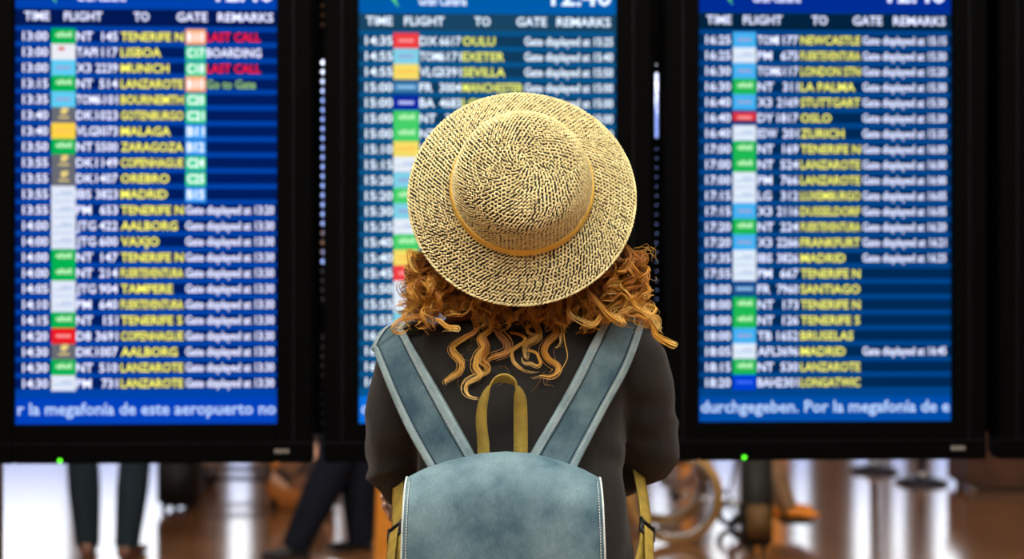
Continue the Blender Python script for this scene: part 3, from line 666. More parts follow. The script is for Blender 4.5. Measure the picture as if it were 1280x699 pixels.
hair = mesh('hair', HV, HF, hm, woman, True); hair['label'] = 'long curly ginger hair with golden ends'
a = hair.data.attributes.new('tone', 'FLOAT', 'POINT'); a.data.foreach_set('value', HT)
fuse('hair_cap', [ball(HEAD + HM @ V((0, -.02, .03)), .092, .105, .098, HM, 24), ball(HEAD + V((0, .0, -.06)), .115, .055, .085, None, 20), ball(HEAD + V((-.092, .0, -.062)), .062, .055, .088, None, 18), ball(HEAD + V((.092, .0, -.055)), .062, .055, .085, None, 18)], .008, 2, mat('hair_roots', (.10, .03, .008, 1), rough=.6, noise_amt=.4, noise_scale=60, bump=.8, bump_scale=160), woman)

# ------------------------------------------------------------------ hat
HB = V((.0155, 2.2, 1.541)); TL = math.radians(22)
hax = V((0, -math.cos(TL), math.sin(TL))); hdn = V((0, -math.sin(TL), -math.cos(TL))); hrt = hdn.cross(hax)
HMx = Matrix.Translation(HB) @ Matrix((hrt, -hdn, hax)).transposed().to_4x4()      # local: x right, y up the back of the brim, z crown axis
hat = bpy.data.objects.new('sun_hat', None); COL.objects.link(hat); hat.matrix_world = HMx; hat.empty_display_size = .1
tag(hat, 'wide brimmed two tone woven straw sun hat with mustard band', 'hat')
EL = 1.03
def prof(s):
    """meridian of the hat by arc length s (m) from the crown centre -> r, z, normal(r, z)"""
    return None
PR = [(0, .090), (.02, .0899), (.04, .0892), (.060, .0872), (.077, .083), (.0885, .0755), (.0955, .066), (.0995, .054), (.1025, .040), (.1065, .020), (.109, .006), (.112, .001), (.120, -.0015), (.135, -.007), (.150, -.0135), (.165, -.0205), (.179, -.0275)]
prs = crom([V((r, 0, z)) for r, z in PR], 220)
cum = [0]
for i in range(1, len(prs)): cum.append(cum[-1] + (prs[i] - prs[i - 1]).length)
def meri(s):
    s = max(0, min(cum[-1] - 1e-6, s)); lo = 0
    import bisect
    i = min(len(cum) - 2, max(0, bisect.bisect_right(cum, s) - 1)); f = (s - cum[i]) / max(1e-9, cum[i + 1] - cum[i]); p = prs[i].lerp(prs[i + 1], f); d = (prs[i + 1] - prs[i]).normalized()
    return p.x, p.z, d
def hpt(s, th, off=0):
    r, z, d = meri(s); n = V((-d.z, 0, d.x)); n = n if n.z >= 0 or n.x > 0 else -n
    r2 = r + n.x * off; z2 = z + n.z * off
    wob = .004 * math.sin(2 * th + .5) * max(0, (r - .11) / .07)
    return V((r2 * math.cos(th), r2 * EL * math.sin(th), z2 + wob))
NS = 96
rings = [[hpt(cum[-1] * (i + .3) / 60.3, 2 * math.pi * k / NS, -.0012) for k in range(NS)] for i in range(61)]
rings += [[hpt(cum[-1] * (i + .3) / 60.3, 2 * math.pi * k / NS, -.0035) for k in range(NS)] for i in range(60, -1, -1)]
base_m = mat('straw_dark', (.022, .017, .008, 1), rough=.8, noise_amt=.3, noise_scale=200)
mesh('hat_body', *loft(rings), base_m, hat, True)
sm = bpy.data.materials.new('straw_light'); sm.use_nodes = True; nt = sm.node_tree; b = nt.nodes['Principled BSDF']; b.inputs['Roughness'].default_value = .55
at_ = nt.nodes.new('ShaderNodeAttribute'); at_.attribute_name = 'tone'; rp = nt.nodes.new('ShaderNodeValToRGB')
rp.color_ramp.elements[0].color = (.50, .40, .15, 1); rp.color_ramp.elements[1].color = (.90, .80, .43, 1)
nt.links.new(at_.outputs['Fac'], rp.inputs[0]); nt.links.new(rp.outputs[0], b.inputs['Base Color'])
wv, wf, wt_ = [], [], []
rw = random.Random(3)
def stitch(s, th, ds, dth_m, L, w, h, tone):
    """one straw crossing: slanted bead on the surface"""
    c = hpt(s, th); r = max(.004, meri(s)[0])
    def q(a, b_, o):                                            # a along, b_ across, in metres (s, arc)
        return hpt(s + a * ds - b_ * dth_m, th + (a * dth_m + b_ * ds) / r, o)
    k0 = len(wv)
    for a, sc in ((-.5, .35), (-.2, 1), (.2, 1), (.5, .35)):
        for b_, o in ((-.5, .1), (-.25, .85), (.25, .85), (.5, .1)):
            wv.append(q(a * L, b_ * w * sc, -.0012 + (o * h + .0006) * (1 if sc == 1 else .55))); wt_.append(tone)
    for i in range(3):
        for j in range(3):
            a = k0 + i * 4 + j; wf.append((a, a + 1, a + 5, a + 4))
    return
ROW = .0052; s = .003; ri = 0
while s < cum[-1] - .001:
    r = meri(s)[0]; n = max(5, int(round(2 * math.pi * r / .0063)))
    for k in range(n):
        th = 2 * math.pi * k / n + .9 * s / max(r, .03) + rw.uniform(-.0005, .0005) / max(r, .01); sj = s + rw.uniform(-.0005, .0005)
        an = math.radians(44 + rw.uniform(-9, 9))
        stitch(sj, th, math.cos(an), math.sin(an), .0078 * rw.uniform(.85, 1.1), .0027 * rw.uniform(.8, 1.15), .0026, rw.uniform(.35, 1))
        an = math.radians(-50 + rw.uniform(-14, 14))
        if rw.random() < .6: stitch(sj, th + math.pi / n, math.cos(an), math.sin(an), .0052 * rw.uniform(.8, 1.2), .0023 * rw.uniform(.8, 1.2), .0014, rw.uniform(0, .8))
    s += ROW; ri += 1
for k in range(150):                                             # bound edge
    th = 2 * math.pi * k / 150; stitch(cum[-1] - .0016, th, .45, .89, .0088, .0036, .0026, rw.uniform(.3, .9))
wo = mesh('straw_weave', wv, wf, sm, hat, True); wo['kind'] = 'stuff'
a = wo.data.attributes.new('tone', 'FLOAT', 'POINT'); a.data.foreach_set('value', wt_)
mus = mat('band_mustard', (.76, .46, .06, 1), rough=.5, noise_amt=.15, noise_scale=30, bump=.2, bump_scale=400)
s_b = next(c for c, p in zip(cum, prs) if p.z < .0035)
br = [[hpt(s_b - .014 + a, 2 * math.pi * k / NS, o) for k in range(NS)] for a, o in ((0, .0005), (0, .0028), (.004, .0034), (.009, .0034), (.0125, .0030), (.0128, .0003))]
mesh('hat_band', *loft(br, caps=False), mus, hat, True)

# ------------------------------------------------------------------ backpack
def denim(name, dark, light, sc=9):
    m = bpy.data.materials.new(name); m.use_nodes = True; nt = m.node_tree; b = nt.nodes['Principled BSDF']; b.inputs['Roughness'].default_value = .9; b.inputs['Specular IOR Level'].default_value = .15
    tc = nt.nodes.new('ShaderNodeTexCoord')
    n1 = nt.nodes.new('ShaderNodeTexNoise'); n1.inputs['Scale'].default_value = sc; n1.inputs['Detail'].default_value = 6; n1.inputs['Roughness'].default_value = .6
    n2 = nt.nodes.new('ShaderNodeTexNoise'); n2.inputs['Scale'].default_value = 420; n2.inputs['Detail'].default_value = 3
    mp = nt.nodes.new('ShaderNodeMapping'); mp.inputs['Scale'].default_value = (1, 1, .35); mp.inputs['Rotation'].default_value = (0, .6, 0)
    wv_ = nt.nodes.new('ShaderNodeTexWave'); wv_.wave_type = 'BANDS'; wv_.bands_direction = 'DIAGONAL'; wv_.inputs['Scale'].default_value = 230; wv_.inputs['Distortion'].default_value = 2.5
    nt.links.new(tc.outputs['Object'], n1.inputs['Vector']); nt.links.new(tc.outputs['Object'], mp.inputs[0]); nt.links.new(mp.outputs[0], n2.inputs['Vector']); nt.links.new(tc.outputs['Object'], wv_.inputs['Vector'])
    r1 = nt.nodes.new('ShaderNodeValToRGB'); r1.color_ramp.elements[0].position = .34; r1.color_ramp.elements[1].position = .66; r1.color_ramp.elements[0].color = dark; r1.color_ramp.elements[1].color = light
    nt.links.new(n1.outputs['Fac'], r1.inputs[0])
    ad = nt.nodes.new('ShaderNodeMath'); ad.operation = 'ADD'; nt.links.new(n2.outputs['Fac'], ad.inputs[0]); nt.links.new(wv_.outputs['Fac'], ad.inputs[1])
    r2 = nt.nodes.new('ShaderNodeMapRange'); r2.inputs[1].default_value = .2; r2.inputs[2].default_value = 1.8; r2.inputs[3].default_value = .6; r2.inputs[4].default_value = 1.4; nt.links.new(ad.outputs[0], r2.inputs[0])
    mxc = nt.nodes.new('ShaderNodeMix'); mxc.data_type = 'RGBA'; mxc.blend_type = 'MULTIPLY'; mxc.inputs[0].default_value = 1
    nt.links.new(r1.outputs[0], mxc.inputs[6]); nt.links.new(r2.outputs[0], mxc.inputs[7]); nt.links.new(mxc.outputs[2], b.inputs['Base Color'])
    bp_ = nt.nodes.new('ShaderNodeBump'); bp_.inputs['Strength'].default_value = .35; bp_.inputs['Distance'].default_value = .001; nt.links.new(ad.outputs[0], bp_.inputs['Height']); nt.links.new(bp_.outputs[0], b.inputs['Normal'])
    return m
den = denim('denim_blue', (.042, .094, .125, 1), (.175, .265, .290, 1))
den_e = denim('denim_worn_edge', (.20, .29, .31, 1), (.32, .42, .43, 1), 30)
thr = mat('thread_pale', (.50, .56, .55, 1), rough=.8, noise_amt=.1); seam = mat('seam_dark', (.02, .05, .075, 1), rough=.9, noise_amt=.2)
web = mat('webbing_mustard', (.36, .25, .035, 1), rough=.75, noise_amt=.2, noise_scale=60, bump=.7, bump_scale=420)
pack = empty('backpack', (-.012, 2.16, .74)); tag(pack, 'faded blue denim backpack with mustard grab loop worn on the woman\'s back', 'backpack')
def pk(name, vs, fs, m, smooth=True): return mesh(name, [V(v) - pack.location for v in vs], fs, m, pack, smooth)
# bag body
zs = [(.745, .100, .040), (.755, .118, .056), (.80, .124, .062), (.95, .124, .062), (1.06, .122, .058), (1.105, .112, .050), (1.118, .095, .036)]
pk('bag_body', *loft([sup(-.012, 2.148, z, a, b_, 40, 3.6) for z, a, b_ in zs]), den)
# flap
topc = [(508, 598), (530, 587), (560, 577), (600, 568), (632, 565.5), (665, 568), (700, 577), (730, 588), (750.5, 599)]
def top_z(u):                                                     # u 0..1 -> silhouette pixel
    q = u * (len(topc) - 1); i = min(len(topc) - 2, int(q)); f = q - i
    return topc[i][0] + (topc[i + 1][0] - topc[i][0]) * f, topc[i][1] + (topc[i + 1][1] - topc[i][1]) * f
NU, NVV = 40, 44
def flap_pt(u, v, off=0):
    px, py = top_z(u); bul = 1 - (2 * u - 1) ** 2
    yc = 2.125 + .018 * bul                                       # depth of the crest
    crest = P(px, py, yc)
    if v < .16:                                                   # behind the crest, down to the back panel
        f = 1 - v / .16; p = crest + V((0, .085 * f, -.018 * f * f)); n = V((0, 0, 1))
    else:
        f = (v - .16) / .84; zb = .845 + .02 * (1 - bul); spread = (u - .5) * .016 * f
        x_ = crest.x * (1 - .005 * f) + spread; z_ = crest.z + (zb - crest.z) * f
        rr = 1 - math.exp(-f * 14); y_ = yc - (.052 + .012 * bul) * rr - .006 * math.sin(f * math.pi)
        y_ += .0022 * noise.noise(V((x_ * 14, z_ * 9, 1))) + .001 * noise.noise(V((x_ * 40, z_ * 30, 4)))
        p = V((x_, y_, z_)); n = V((0, -1, .1 + .8 * math.exp(-f * 14))).normalized()
    return p + n * off
def sheet(fn, nu, nv, th):
    A = [[fn(i / nu, j / nv, 0) for i in range(nu + 1)] for j in range(nv + 1)]; Bk = [[fn(i / nu, j / nv, -th) for i in range(nu + 1)] for j in range(nv + 1)]
    vs = [p for r in A for p in r] + [p for r in Bk for p in r]; w = nu + 1; o = w * (nv + 1); fs = []
    for j in range(nv):
        for i in range(nu): a = j * w + i; fs += [(a, a + 1, a + 1 + w, a + w), (o + a, o + a + w, o + a + w + 1, o + a + 1)]
    for i in range(nu): fs += [(i, o + i, o + i + 1, i + 1), (nv * w + i, nv * w + i + 1, o + nv * w + i + 1, o + nv * w + i)]
    for j in range(nv): a = j * w; fs += [(a, a + w, o + a + w, o + a), (a + nu, o + a + nu, o + a + nu + w, a + nu + w)]
    return vs, fs
flap = pk('flap', *sheet(flap_pt, NU, NVV, .003), den)
edge = [flap_pt(0, v / 60, .0006) for v in range(8, 61)] + [flap_pt(u / 40, 1, .0006) for u in range(1, 41)] + [flap_pt(1, 1 - v / 60, .0006) for v in range(1, 53)]
pk('flap_piping', *tube(edge, .0016, 6), mat('piping_pale', (.55, .60, .57, 1), rough=.8, noise_amt=.15, noise_scale=120))
def dashes(path, nrmf, L=.0026, gap=.0016, w=.0007, h=.0009):
    """thread stitches along a dense path"""
    mb = MB(); acc = 0; i = 0; pts = path; run = []
    dist = [0]
    for k in range(1, len(pts)): dist.append(dist[-1] + (pts[k] - pts[k - 1]).length)
    def at(d):
        import bisect
        k = min(len(dist) - 2, max(0, bisect.bisect_right(dist, d) - 1)); f = (d - dist[k]) / max(1e-9, dist[k + 1] - dist[k]); return pts[k].lerp(pts[k + 1], f), nrmf(k)
    d = 0
    while d + L < dist[-1]:
        (a, n), (b_, _) = at(d), at(d + L); t = (b_ - a).normalized(); s_ = t.cross(n).normalized() * w; c = (a + b_) / 2 + n * h
        mb.add([a - s_, a + s_, c - s_ * 1.2, c + s_ * 1.2, b_ - s_, b_ + s_], [(0, 1, 3, 2), (2, 3, 5, 4)]); d += L + gap
    return mb.v, mb.f
fn = lambda k: V((0, -1, .1))
for uu in (.03, .97):
    o = pk('stitching', *dashes([flap_pt(uu, .18 + .8 * v / 80, .0004) for v in range(81)], fn), thr); o['kind'] = 'stuff'
    q = [flap_pt(uu + (.006 if uu < .5 else -.006), .17 + .82 * v / 60, .0002) for v in range(61)]
    pk('seam', *tube(q, .0005, 5), seam)
# shoulder straps
def ribbon(L, R, N_, th, crown=0):
    rings = []
    for l, r, n in zip(L, R, N_):
        m_ = (l + r) / 2
        rings.append([l, l + n * th, l.lerp(r, .25) + n * (th + crown), m_ + n * (th + crown), l.lerp(r, .75) + n * (th + crown), r + n * th, r, m_])
    return loft(rings)
def strap(outer, inner, extra, label):
    Lp, Rp, Nn = [], [], []; K = 26
    oc = crom([V((a, b_, 0)) for a, b_ in outer], K); ic = crom([V((a, b_, 0)) for a, b_ in inner], K)
    da, db = [], []
    for a, b_ in zip(oc, ic):
        p, n = on_shirt(a.x, a.y, .008); q, m_ = on_shirt(b_.x, b_.y, .008); mid, n3 = on_shirt((a.x + b_.x) / 2, (a.y + b_.y) / 2, .008)
        Nn.append((n + m_ + n3 * 2).normalized()); da.append(min(p.y, mid.y + .012)); db.append(min(q.y, mid.y + .012))
    for it in range(14):                                         # smooth out cloth folds under the strap
        for A in (da, db, Nn):
            B_ = [A[max(0, i - 1)] * .25 + A[i] * .5 + A[min(K - 1, i + 1)] * .25 for i in range(K)]; A[:] = B_
    Lp = [P(a.x, a.y, d - .002) for a, d in zip(oc, da)]; Rp = [P(b_.x, b_.y, d - .002) for b_, d in zip(ic, db)]
    L2, R2, N2 = list(reversed(Lp)), list(reversed(Rp)), [n.normalized() for n in reversed(Nn)]
    # L2 now runs from the bag up to the shoulder; go on over the shoulder to the front
    w = (R2[-1] - L2[-1]).length
    for c, sd_, n in extra:
        c = V(c); sd_ = V(sd_).normalized(); n = V(n).normalized(); L2.append(c - sd_ * w / 2); R2.append(c + sd_ * w / 2); N2.append(n)
    n0 = len(L2); L3 = crom(L2, 80); R3 = crom(R2, 80); N3 = [v.normalized() for v in crom(N2, 80)]
    s = pk('shoulder_strap', *ribbon(L3, R3, N3, .006, .002), den); s['label'] = label
    for f0, f1 in ((-.01, .18), (.82, 1.01)):
        e = ribbon([l.lerp(r, f0) + n * .0008 for l, r, n in zip(L3, R3, N3)], [l.lerp(r, f1) + n * .0008 for l, r, n in zip(L3, R3, N3)], N3, .0082, .0006)
        eb = mesh('edge_binding', [v - pack.location for v in e[0]], e[1], den_e, s, True)
        fm = f1 if f0 < .5 else f0
        gp = [l.lerp(r, fm) + n * .0080 for l, r, n in zip(L3, R3, N3)]
        mesh('seam', *(lambda t: ([v - pack.location for v in t[0]], t[1]))(tube(gp, .0017, 5)), seam, s, True)
        fd = (f0 + f1) / 2 + (.035 if f0 < .5 else -.035)
        dp = [l.lerp(r, fd) + n * .0096 for l, r, n in zip(L3, R3, N3)]
        d_ = dashes(dp, lambda k: N3[k]); o = mesh('stitching', [v - pack.location for v in d_[0]], d_[1], thr, s); o['kind'] = 'stuff'
    return s
sL = strap([(468, 438), (490, 489), (515, 540), (548, 600)], [(505, 413), (530, 455), (562, 510), (603, 585)],
           [((-.178, 2.315, 1.322), (1, .1, .3), (-.2, .1, 1)), ((-.158, 2.40, 1.305), (1, 0, 0), (0, .7, .7)), ((-.155, 2.455, 1.22), (1, 0, 0), (0, 1, .1)), ((-.165, 2.452, 1.12), (1, 0, 0), (0, 1, 0))], 'strap over the shoulder on the left')
sR = strap([(803, 407), (786, 455), (757, 508), (712, 598)], [(753, 403), (737, 432), (705, 494), (652, 585)],
           [((.178, 2.32, 1.352), (-1, 0, 0), (0, .1, 1)), ((.172, 2.40, 1.325), (-1, 0, 0), (0, .7, .7)), ((.17, 2.455, 1.24), (-1, 0, 0), (0, 1, .1)), ((.18, 2.452, 1.13), (-1, 0, 0), (0, 1, 0))], 'strap over the shoulder on the right')
# webbing under the arms with ladder-lock buckles
buck = mat('buckle_black', (.008, .008, .008, 1), rough=.4, noise_amt=.1)
for s_, xs in ((-1, ((-.168, 2.45, 1.11), (-.188, 2.40, 1.075), (-.187, 2.33, 1.005), (-.183, 2.27, .955), (-.165, 2.225, .88), (-.12, 2.17, .80))), (1, ((.19, 2.45, 1.12), (.210, 2.41, 1.085), (.218, 2.33, 1.01), (.206, 2.27, .955), (.175, 2.225, .88), (.105, 2.17, .80)))):
    pts = crom(xs, 40); pts, T, _ = frames(pts); Nn = []; Sd = []
    for p, t in zip(pts, T):
        n = V((s_ * .55, -.85, 0)); n = (n - t * n.dot(t)).normalized(); Nn.append(n); Sd.append(t.cross(n).normalized())
    pk('lower_webbing', *ribbon([p - d * .0125 for p, d in zip(pts, Sd)], [p + d * .0125 for p, d in zip(pts, Sd)], Nn, .0022), web)
    i = 18; p, n, d, t = pts[i], Nn[i], Sd[i], T[i]; m_ = MB()
    for k in (-.011, 0, .011): m_.add(*tube([p - d * .017 + t * k + n * .004, p + d * .017 + t * k + n * .004], .0032, 6))
    for k in (-1, 1): m_.add(*tube([p + d * .016 * k - t * .014 + n * .004, p + d * .016 * k + t * .014 + n * .004], .0036, 6))
    pk('buckle', m_.v, m_.f, buck)
    tail = crom([p + n * .006, p + n * .008 + t * .03, p + n * .010 + t * .07 + V((0, 0, -.02)), p + n * .006 + t * .08 + V((0, 0, -.07))], 20)
    pk('loose_webbing_end', *ribbon([q - d * .011 for q in tail], [q + d * .011 for q in tail], [n] * 20, .002), web)
# grab loop
gp = [((604, 578), 2.185, (.8, -.5, .0)), ((603.5, 555), 2.182, (.8, -.6, 0)), ((601, 525), 2.176, (.72, -.7, .1)), ((604, 500), 2.170, (.55, -.8, .25)), ((614, 480), 2.165, (.35, -.8, .5)), ((629, 472), 2.162, (.1, -.78, .62)), ((643, 479), 2.165, (-.2, -.75, .6)), ((650, 496), 2.170, (-.62, -.6, .35)), ((651, 520), 2.178, (-.9, -.3, .1)), ((651, 550), 2.184, (-1, -.05, 0)), ((651, 578), 2.186, (-1, 0, 0))]
cp = crom([P(a, b_, d) for (a, b_), d, w in gp], 60); cw = [v.normalized() for v in crom([V(w) for _, d, w in gp], 60)]
# keep the width vector continuous across the arch
for i in range(1, 60):
    if cw[i].dot(cw[i - 1]) < 0: cw[i] = -cw[i]
cp, T, _ = frames(cp); cw = [(w - t * w.dot(t)).normalized() for w, t in zip(cw, T)]
hw = .0108
gl = pk('grab_loop', *ribbon([p - w * hw for p, w in zip(cp, cw)], [p + w * hw for p, w in zip(cp, cw)], [t.cross(w).normalized() for t, w in zip(T, cw)], .0025), web)
gl['label'] = 'mustard webbing grab loop'

# ================================================================== BACKGROUND PEOPLE AND LUGGAGE
d_jean = cloth('jeans_dark_grey', (.014, .024, .032)); d_navy = cloth('trousers_navy', (.006, .008, .016)); d_tan = cloth('trousers_tan', (.30, .17, .085)); d_top = cloth('top_dark', (.03, .03, .035)); d_red = cloth('jumper_rust', (.25, .06, .03))
def standing(cx, cy, face, h=1.74, legs=None, arms=None):
    f = V(face).normalized(); r = f.cross(V((0, 0, 1))); c = V((cx, cy, 0)); k = h / 1.74
    g = lambda rx, fy, z: c + r * rx * k + f * fy * k + V((0, 0, z * k))
    J = dict(head=g(0, .02, 1.61), face=f, shL=g(-.18, 0, 1.40), shR=g(.18, 0, 1.40), elL=g(-.23, -.02, 1.12), elR=g(.23, -.02, 1.12), wrL=g(-.22, .06, .88), wrR=g(.22, .06, .88), hipL=g(-.09, 0, .92), hipR=g(.09, 0, .92), knL=g(-.12, .02, .49), knR=g(.12, .02, .49), anL=g(-.135, 0, .088), anR=g(.135, 0, .088), toeL=f + r * -.2, toeR=f + r * .2, handup=r)
    if legs: J.update(legs)
    return J
p1 = person('person', 'person standing in dark grey jeans, only the lower legs showing below the left display', standing(-2.02, 7.18, (0, 1, 0), legs=dict(knL=V((-2.165, 7.17, .49)), anL=V((-2.15, 7.20, .088)), knR=V((-1.90, 7.17, .49)), anR=V((-1.93, 7.14, .088)))), dict(top=d_red, trousers=d_jean, shoe=mat('shoe_brown', (.16, .07, .04, 1), rough=.5, noise_amt=.2), fit=1.08))
J2 = standing(-.86, 7.2, (-.9, .3, 0), legs=dict(hipL=V((-.84, 7.13, .92)), hipR=V((-.84, 7.27, .92)), knL=V((-.88, 7.12, .50)), anL=V((-1.07, 7.1, .088)), knR=V((-.79, 7.26, .49)), anR=V((-.775, 7.30, .088)), toeL=V((-1, .05, 0)), toeR=V((-.9, .2, 0))))
p2 = person('person', 'person in navy trousers striding with legs apart behind the gap beside the left display', J2, dict(top=d_top, trousers=d_navy, shoe=mat('shoe_black', (.01, .01, .01, 1), rough=.4, noise_amt=.2), fit=1.35))
# wheelchair, seen from its side, facing right
WY = 7.52; wx = .862
wc = empty('wheelchair', (wx, WY + .28, 0)); tag(wc, 'wheelchair with tan tyred wheel below the right display', 'wheelchair')
tyre = mat('tyre_tan', (.50, .27, .08, 1), rough=.45, noise_amt=.15); chrome = mat('steel_brushed', (.6, .58, .55, 1), rough=.25, metal=1, noise_amt=.05); kblack = mat('vinyl_black', (.012, .012, .012, 1), rough=.5, noise_amt=.2)
def circ(c, r, n=40): return [V(c) + V((r * math.cos(2 * math.pi * k / n), 0, r * math.sin(2 * math.pi * k / n))) for k in range(n + 1)]
R0 = .256
for yy in (-.28, .28):
    sgn = 1 if yy > 0 else -1
    w = mesh('wheel', *tube(circ((0, yy, R0 + .0), R0 - .026), .026, 10, (0, 1, 0), False), tyre, wc, True)
    mesh('rim', *tube(circ((0, yy, R0), R0 - .045), .008, 8, (0, 1, 0), False), chrome, w, True)
    mesh('hand_rim', *tube(circ((0, yy + sgn * .035, R0), R0 - .05), .009, 8, (0, 1, 0), False), chrome, w, True)
    mesh('hub', *tube([(0, yy - .035, R0), (0, yy + .035, R0)], .026, 14), kblack, w, True)
    for k in range(14):
        an = 2 * math.pi * k / 14; mesh('spoke', *tube([V((0, yy + (.02 if k % 2 else -.02), R0)), V(((R0 - .045) * math.cos(an), yy, R0 + (R0 - .045) * math.sin(an)))], .0018, 5), chrome, w)
fr = MB()
for yy in (-.22, .22):
    fr.add(*tube(crom([(-.08, yy, .92), (-.06, yy, .70), (-.04, yy, .48), (-.02, yy, .26)], 10), .012, 8)); fr.add(*tube([(-.04, yy, .46), (.40, yy, .46), (.50, yy, .40), (.60, yy, .12)], .012, 8)); fr.add(*tube([(0, yy, R0), (.36, yy, .20), (.42, yy, .44)], .011, 8)); fr.add(*tube(crom([(-.05, yy, .70), (.1, yy, .70), (.28, yy, .69), (.30, yy, .48)], 12), .012, 8))
    fr.add(*tube([(-.08, yy, .92), (-.18, yy, .92)], .015, 8))
fr.add(*tube([(0, -.30, R0), (0, .30, R0)], .012, 8)); fr.add(*tube([(.05, -.22, .22), (.2, .22, .45)], .01, 8)); fr.add(*tube([(.05, .22, .22), (.2, -.22, .45)], .01, 8))
fr.build('frame', chrome, wc, True)
MB().box(-.05, .40, -.215, .215, .462, .50, .012).build('seat', kblack, wc, True); MB().box(-.075, -.045, -.215, .215, .52, .90, .01).build('backrest', kblack, wc, True)
for yy in (-.22, .22):
    cs = mesh('caster_wheel', *tube(circ((.37, yy, .082), .062, 24), .018, 8, (0, 1, 0), False), kblack, wc, True); mesh('caster_fork', *tube([(.37, yy, .082), (.37, yy + .03, .13), (.36, yy, .2)], .009, 6), chrome, cs)
    MB().box(.58, .76, yy * .5 - .07, yy * .5 + .07, .088, .102, .004).build('footplate', kblack, wc)
JW = dict(head=(wx + .06, WY + .28, 1.27), face=(1, 0, 0), shL=V((wx + .02, WY + .46, 1.05)), shR=V((wx + .02, WY + .10, 1.05)), elL=V((wx + .06, WY + .52, .78)), elR=V((wx + .06, WY + .04, .78)), wrL=V((wx + .28, WY + .46, .74)), wrR=V((wx + .28, WY + .10, .74)),
          hipL=V((wx + .06, WY + .37, .585)), hipR=V((wx + .06, WY + .19, .585)), knL=V((wx + .46, WY + .37, .57)), knR=V((wx + .46, WY + .19, .57)), anL=V((wx + .625, WY + .37, .192)), anR=V((wx + .615, WY + .19, .192)), toeL=V((1, .1, 0)), toeR=V((1, -.1, 0)), handup=(0, 0, 1))
p3 = person('person', 'person with orange shoes and tan trousers seated in the wheelchair', JW, dict(top=d_top, trousers=d_tan, shoe=mat('shoe_orange', (.95, .28, .015, 1), rough=.5, noise_amt=.1), fit=1.05))
# soft-sided luggage
def suitcase(name, label, cx, cy, w, d, h, m, rz=0, cat='suitcase', handle=True):
    t = empty(name, (cx, cy, 0), rz); tag(t, label, cat)
    MB().box(-w / 2, w / 2, -d / 2, d / 2, .035, h, min(w, d) * .12).build('shell', m, t, True)
    MB().box(-w / 2 * .8, w / 2 * .8, -d / 2 - .018, -d / 2 + .01, h * .15, h * .5, .012).build('front_pocket', m, t, True)
    for sx in (-1, 1):
        for sy in (-1, 1): mesh('wheel', *tube([(sx * (w / 2 - .04) - .012, sy * (d / 2 - .04), .024), (sx * (w / 2 - .04) + .012, sy * (d / 2 - .04), .024)], .024, 12), kblack, t, True)
    mesh('carry_handle', *tube(crom([(-w * .25, 0, h - .01), (-w * .22, 0, h + .03), (w * .22, 0, h + .03), (w * .25, 0, h - .01)], 14), .011, 8), kblack, t, True)
    if handle:
        m_ = MB(); m_.add(*tube([(-w * .3, d * .3, h - .02), (-w * .3, d * .3, h + .36)], .008, 8)).add(*tube([(w * .3, d * .3, h - .02), (w * .3, d * .3, h + .36)], .008, 8)).add(*tube([(-w * .34, d * .3, h + .36), (w * .34, d * .3, h + .36)], .015, 8)); m_.build('pull_handle', chrome, t, True)
    return t
bk = mat('luggage_black_nylon', (.010, .009, .009, 1), rough=.7, noise_amt=.2, bump=.3)
suitcase('suitcase', 'black upright suitcase standing on the floor beside the dark grey jeans', P(222, 640, 8.62).x, 8.7, .21, .36, .62, bk)
suitcase('suitcase', 'slim dark suitcase with tan pocket standing next to the wheelchair', P(943, 688, 7.38).x, 7.32, .15, .12, .50, mat('luggage_dark_olive', (.013, .012, .008, 1), rough=.7, noise_amt=.3))
sc2 = [o for o in bpy.data.objects if o.name.startswith('front_pocket')][-1]; sc2.data.materials.clear(); sc2.data.materials.append(mat('pocket_tan', (.16, .08, .02, 1), rough=.7, noise_amt=.3))
# patterned holdall on a low luggage trolley
tr = empty('luggage_trolley', (P(335, 600, 9.3).x, 9.35, 0)); tag(tr, 'low steel luggage trolley with long dark base bar behind the patterned bag', 'trolley')
for yy in (-.22, .22): mesh('base_bar', *tube([(-.52, yy, .13), (.10, yy, .115), (.48, yy, .10)], .014, 8), kblack, tr, True)
for xx in (-.4, -.05, .3): mesh('cross_bar', *tube([(xx, -.22, .125), (xx, .22, .125)], .011, 8), kblack, tr, True)
for yy in (-.2, .2): mesh('wheel', *tube([(-.44, yy - .02, .06), (-.44, yy + .02, .06)], .06, 16), kblack, tr, True); mesh('wheel_fork', *tube([(-.44, yy, .06), (-.44, yy, .13)], .012, 6), chrome, tr)
mesh('wheel', *tube([(.42, -.02, .05), (.42, .02, .05)], .05, 16), kblack, tr, True); mesh('wheel_fork', *tube([(.42, 0, .05), (.42, 0, .11)], .012, 6), chrome, tr)
mesh('push_handle', *tube(crom([(-.50, -.22, .13), (-.56, -.22, .6), (-.66, -.22, 1.0), (-.66, .22, 1.0), (-.56, .22, .6), (-.50, .22, .13)], 30), .014, 8), chrome, tr, True)
pat = bpy.data.materials.new('patterned_carpet_cloth'); pat.use_nodes = True; nt = pat.node_tree; b = nt.nodes['Principled BSDF']; b.inputs['Roughness'].default_value = .8
vo = nt.nodes.new('ShaderNodeTexVoronoi'); vo.inputs['Scale'].default_value = 9; tc = nt.nodes.new('ShaderNodeTexCoord'); nt.links.new(tc.outputs['Object'], vo.inputs['Vector'])
rp = nt.nodes.new('ShaderNodeValToRGB'); rp.color_ramp.interpolation = 'CONSTANT'; cr = rp.color_ramp
cr.elements[0].color = (.05, .02, .01, 1); cr.elements[1].position = .35; cr.elements[1].color = (.55, .18, .03, 1); q = cr.elements.new(.6); q.color = (.22, .09, .04, 1); q = cr.elements.new(.78); q.color = (.75, .42, .28, 1)
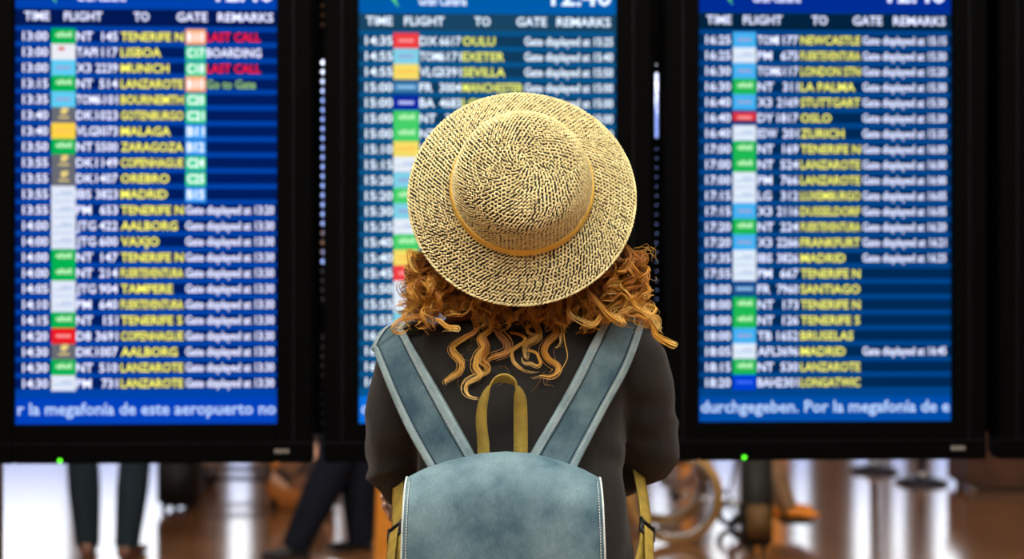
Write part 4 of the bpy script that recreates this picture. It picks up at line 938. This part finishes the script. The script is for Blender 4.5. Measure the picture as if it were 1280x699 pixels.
sp = nt.nodes.new('ShaderNodeSeparateColor'); nt.links.new(vo.outputs['Color'], sp.inputs[0]); nt.links.new(sp.outputs[0], rp.inputs[0]); nt.links.new(rp.outputs[0], b.inputs['Base Color'])
hd = empty('travel_bag', (P(374, 636, 8.75).x, 8.8, 0)); tag(hd, 'orange and brown patterned travel bag on the floor behind the striding legs', 'bag')
mesh('bag_body', *loft([sup(0, 0, z, a, b_, 28, 3) for z, a, b_ in ((0, .17, .12), (.02, .20, .15), (.15, .215, .16), (.28, .205, .14), (.36, .18, .09), (.40, .16, .03))]), pat, hd, True)
for yy in (-.05, .05): mesh('bag_handle', *tube(crom([(-.09, yy, .36), (-.08, yy, .46), (.08, yy, .46), (.09, yy, .36)], 14), .012, 8), kblack, hd, True)
# belt barrier posts
for px, d, lb in ((1152, 9.75, 'black barrier post with broad round foot, the nearer one under the right display'), (1092, 10.35, 'black barrier post with broad round foot, the farther one under the right display')):
    t = empty('barrier_post', (P(px, 600, d).x, d, 0)); tag(t, lb, 'barrier post', 'barrier posts')
    nav = mat('barrier_dark', (.012, .014, .028, 1), rough=.35, noise_amt=.1)
    mesh('foot', *lathe([(.178, 0), (.18, .012), (.165, .028), (.08, .045), (.04, .052)], 36), nav, t, True); mesh('pole', *lathe([(.028, .05), (.028, .9)], 20), nav, t, True); mesh('belt_head', *lathe([(.034, .88), (.042, .90), (.042, .99), (.03, 1.0)], 20), nav, t, True)
    mesh('pole_collar', *lathe([(.045, .045), (.045, .075), (.029, .085)], 20), chrome, t, True)
# bench at the right
bx = P(1208, 618, 9.3).x
bn = empty('wooden_bench', (bx + .45, 9.5, 0)); tag(bn, 'dark brown wooden bench block at the far right under the displays', 'bench')
wood = mat('bench_wood', (.075, .028, .012, 1), rough=.45, noise_amt=.3, noise_scale=8)
MB().box(-.45, .45, -.22, .22, .045, .40, .01).build('bench_base', wood, bn); 
for k in range(4): MB().box(-.47, .47, -.23 + k * .118, -.23 + k * .118 + .106, .405, .44, .006).build('slat', wood, bn)
for sx in (-.38, .38):
    for sy in (-.16, .16): mesh('foot', *lathe([(.025, 0), (.03, .046)], 14), chrome, bn, True).location = (sx, sy, 0)
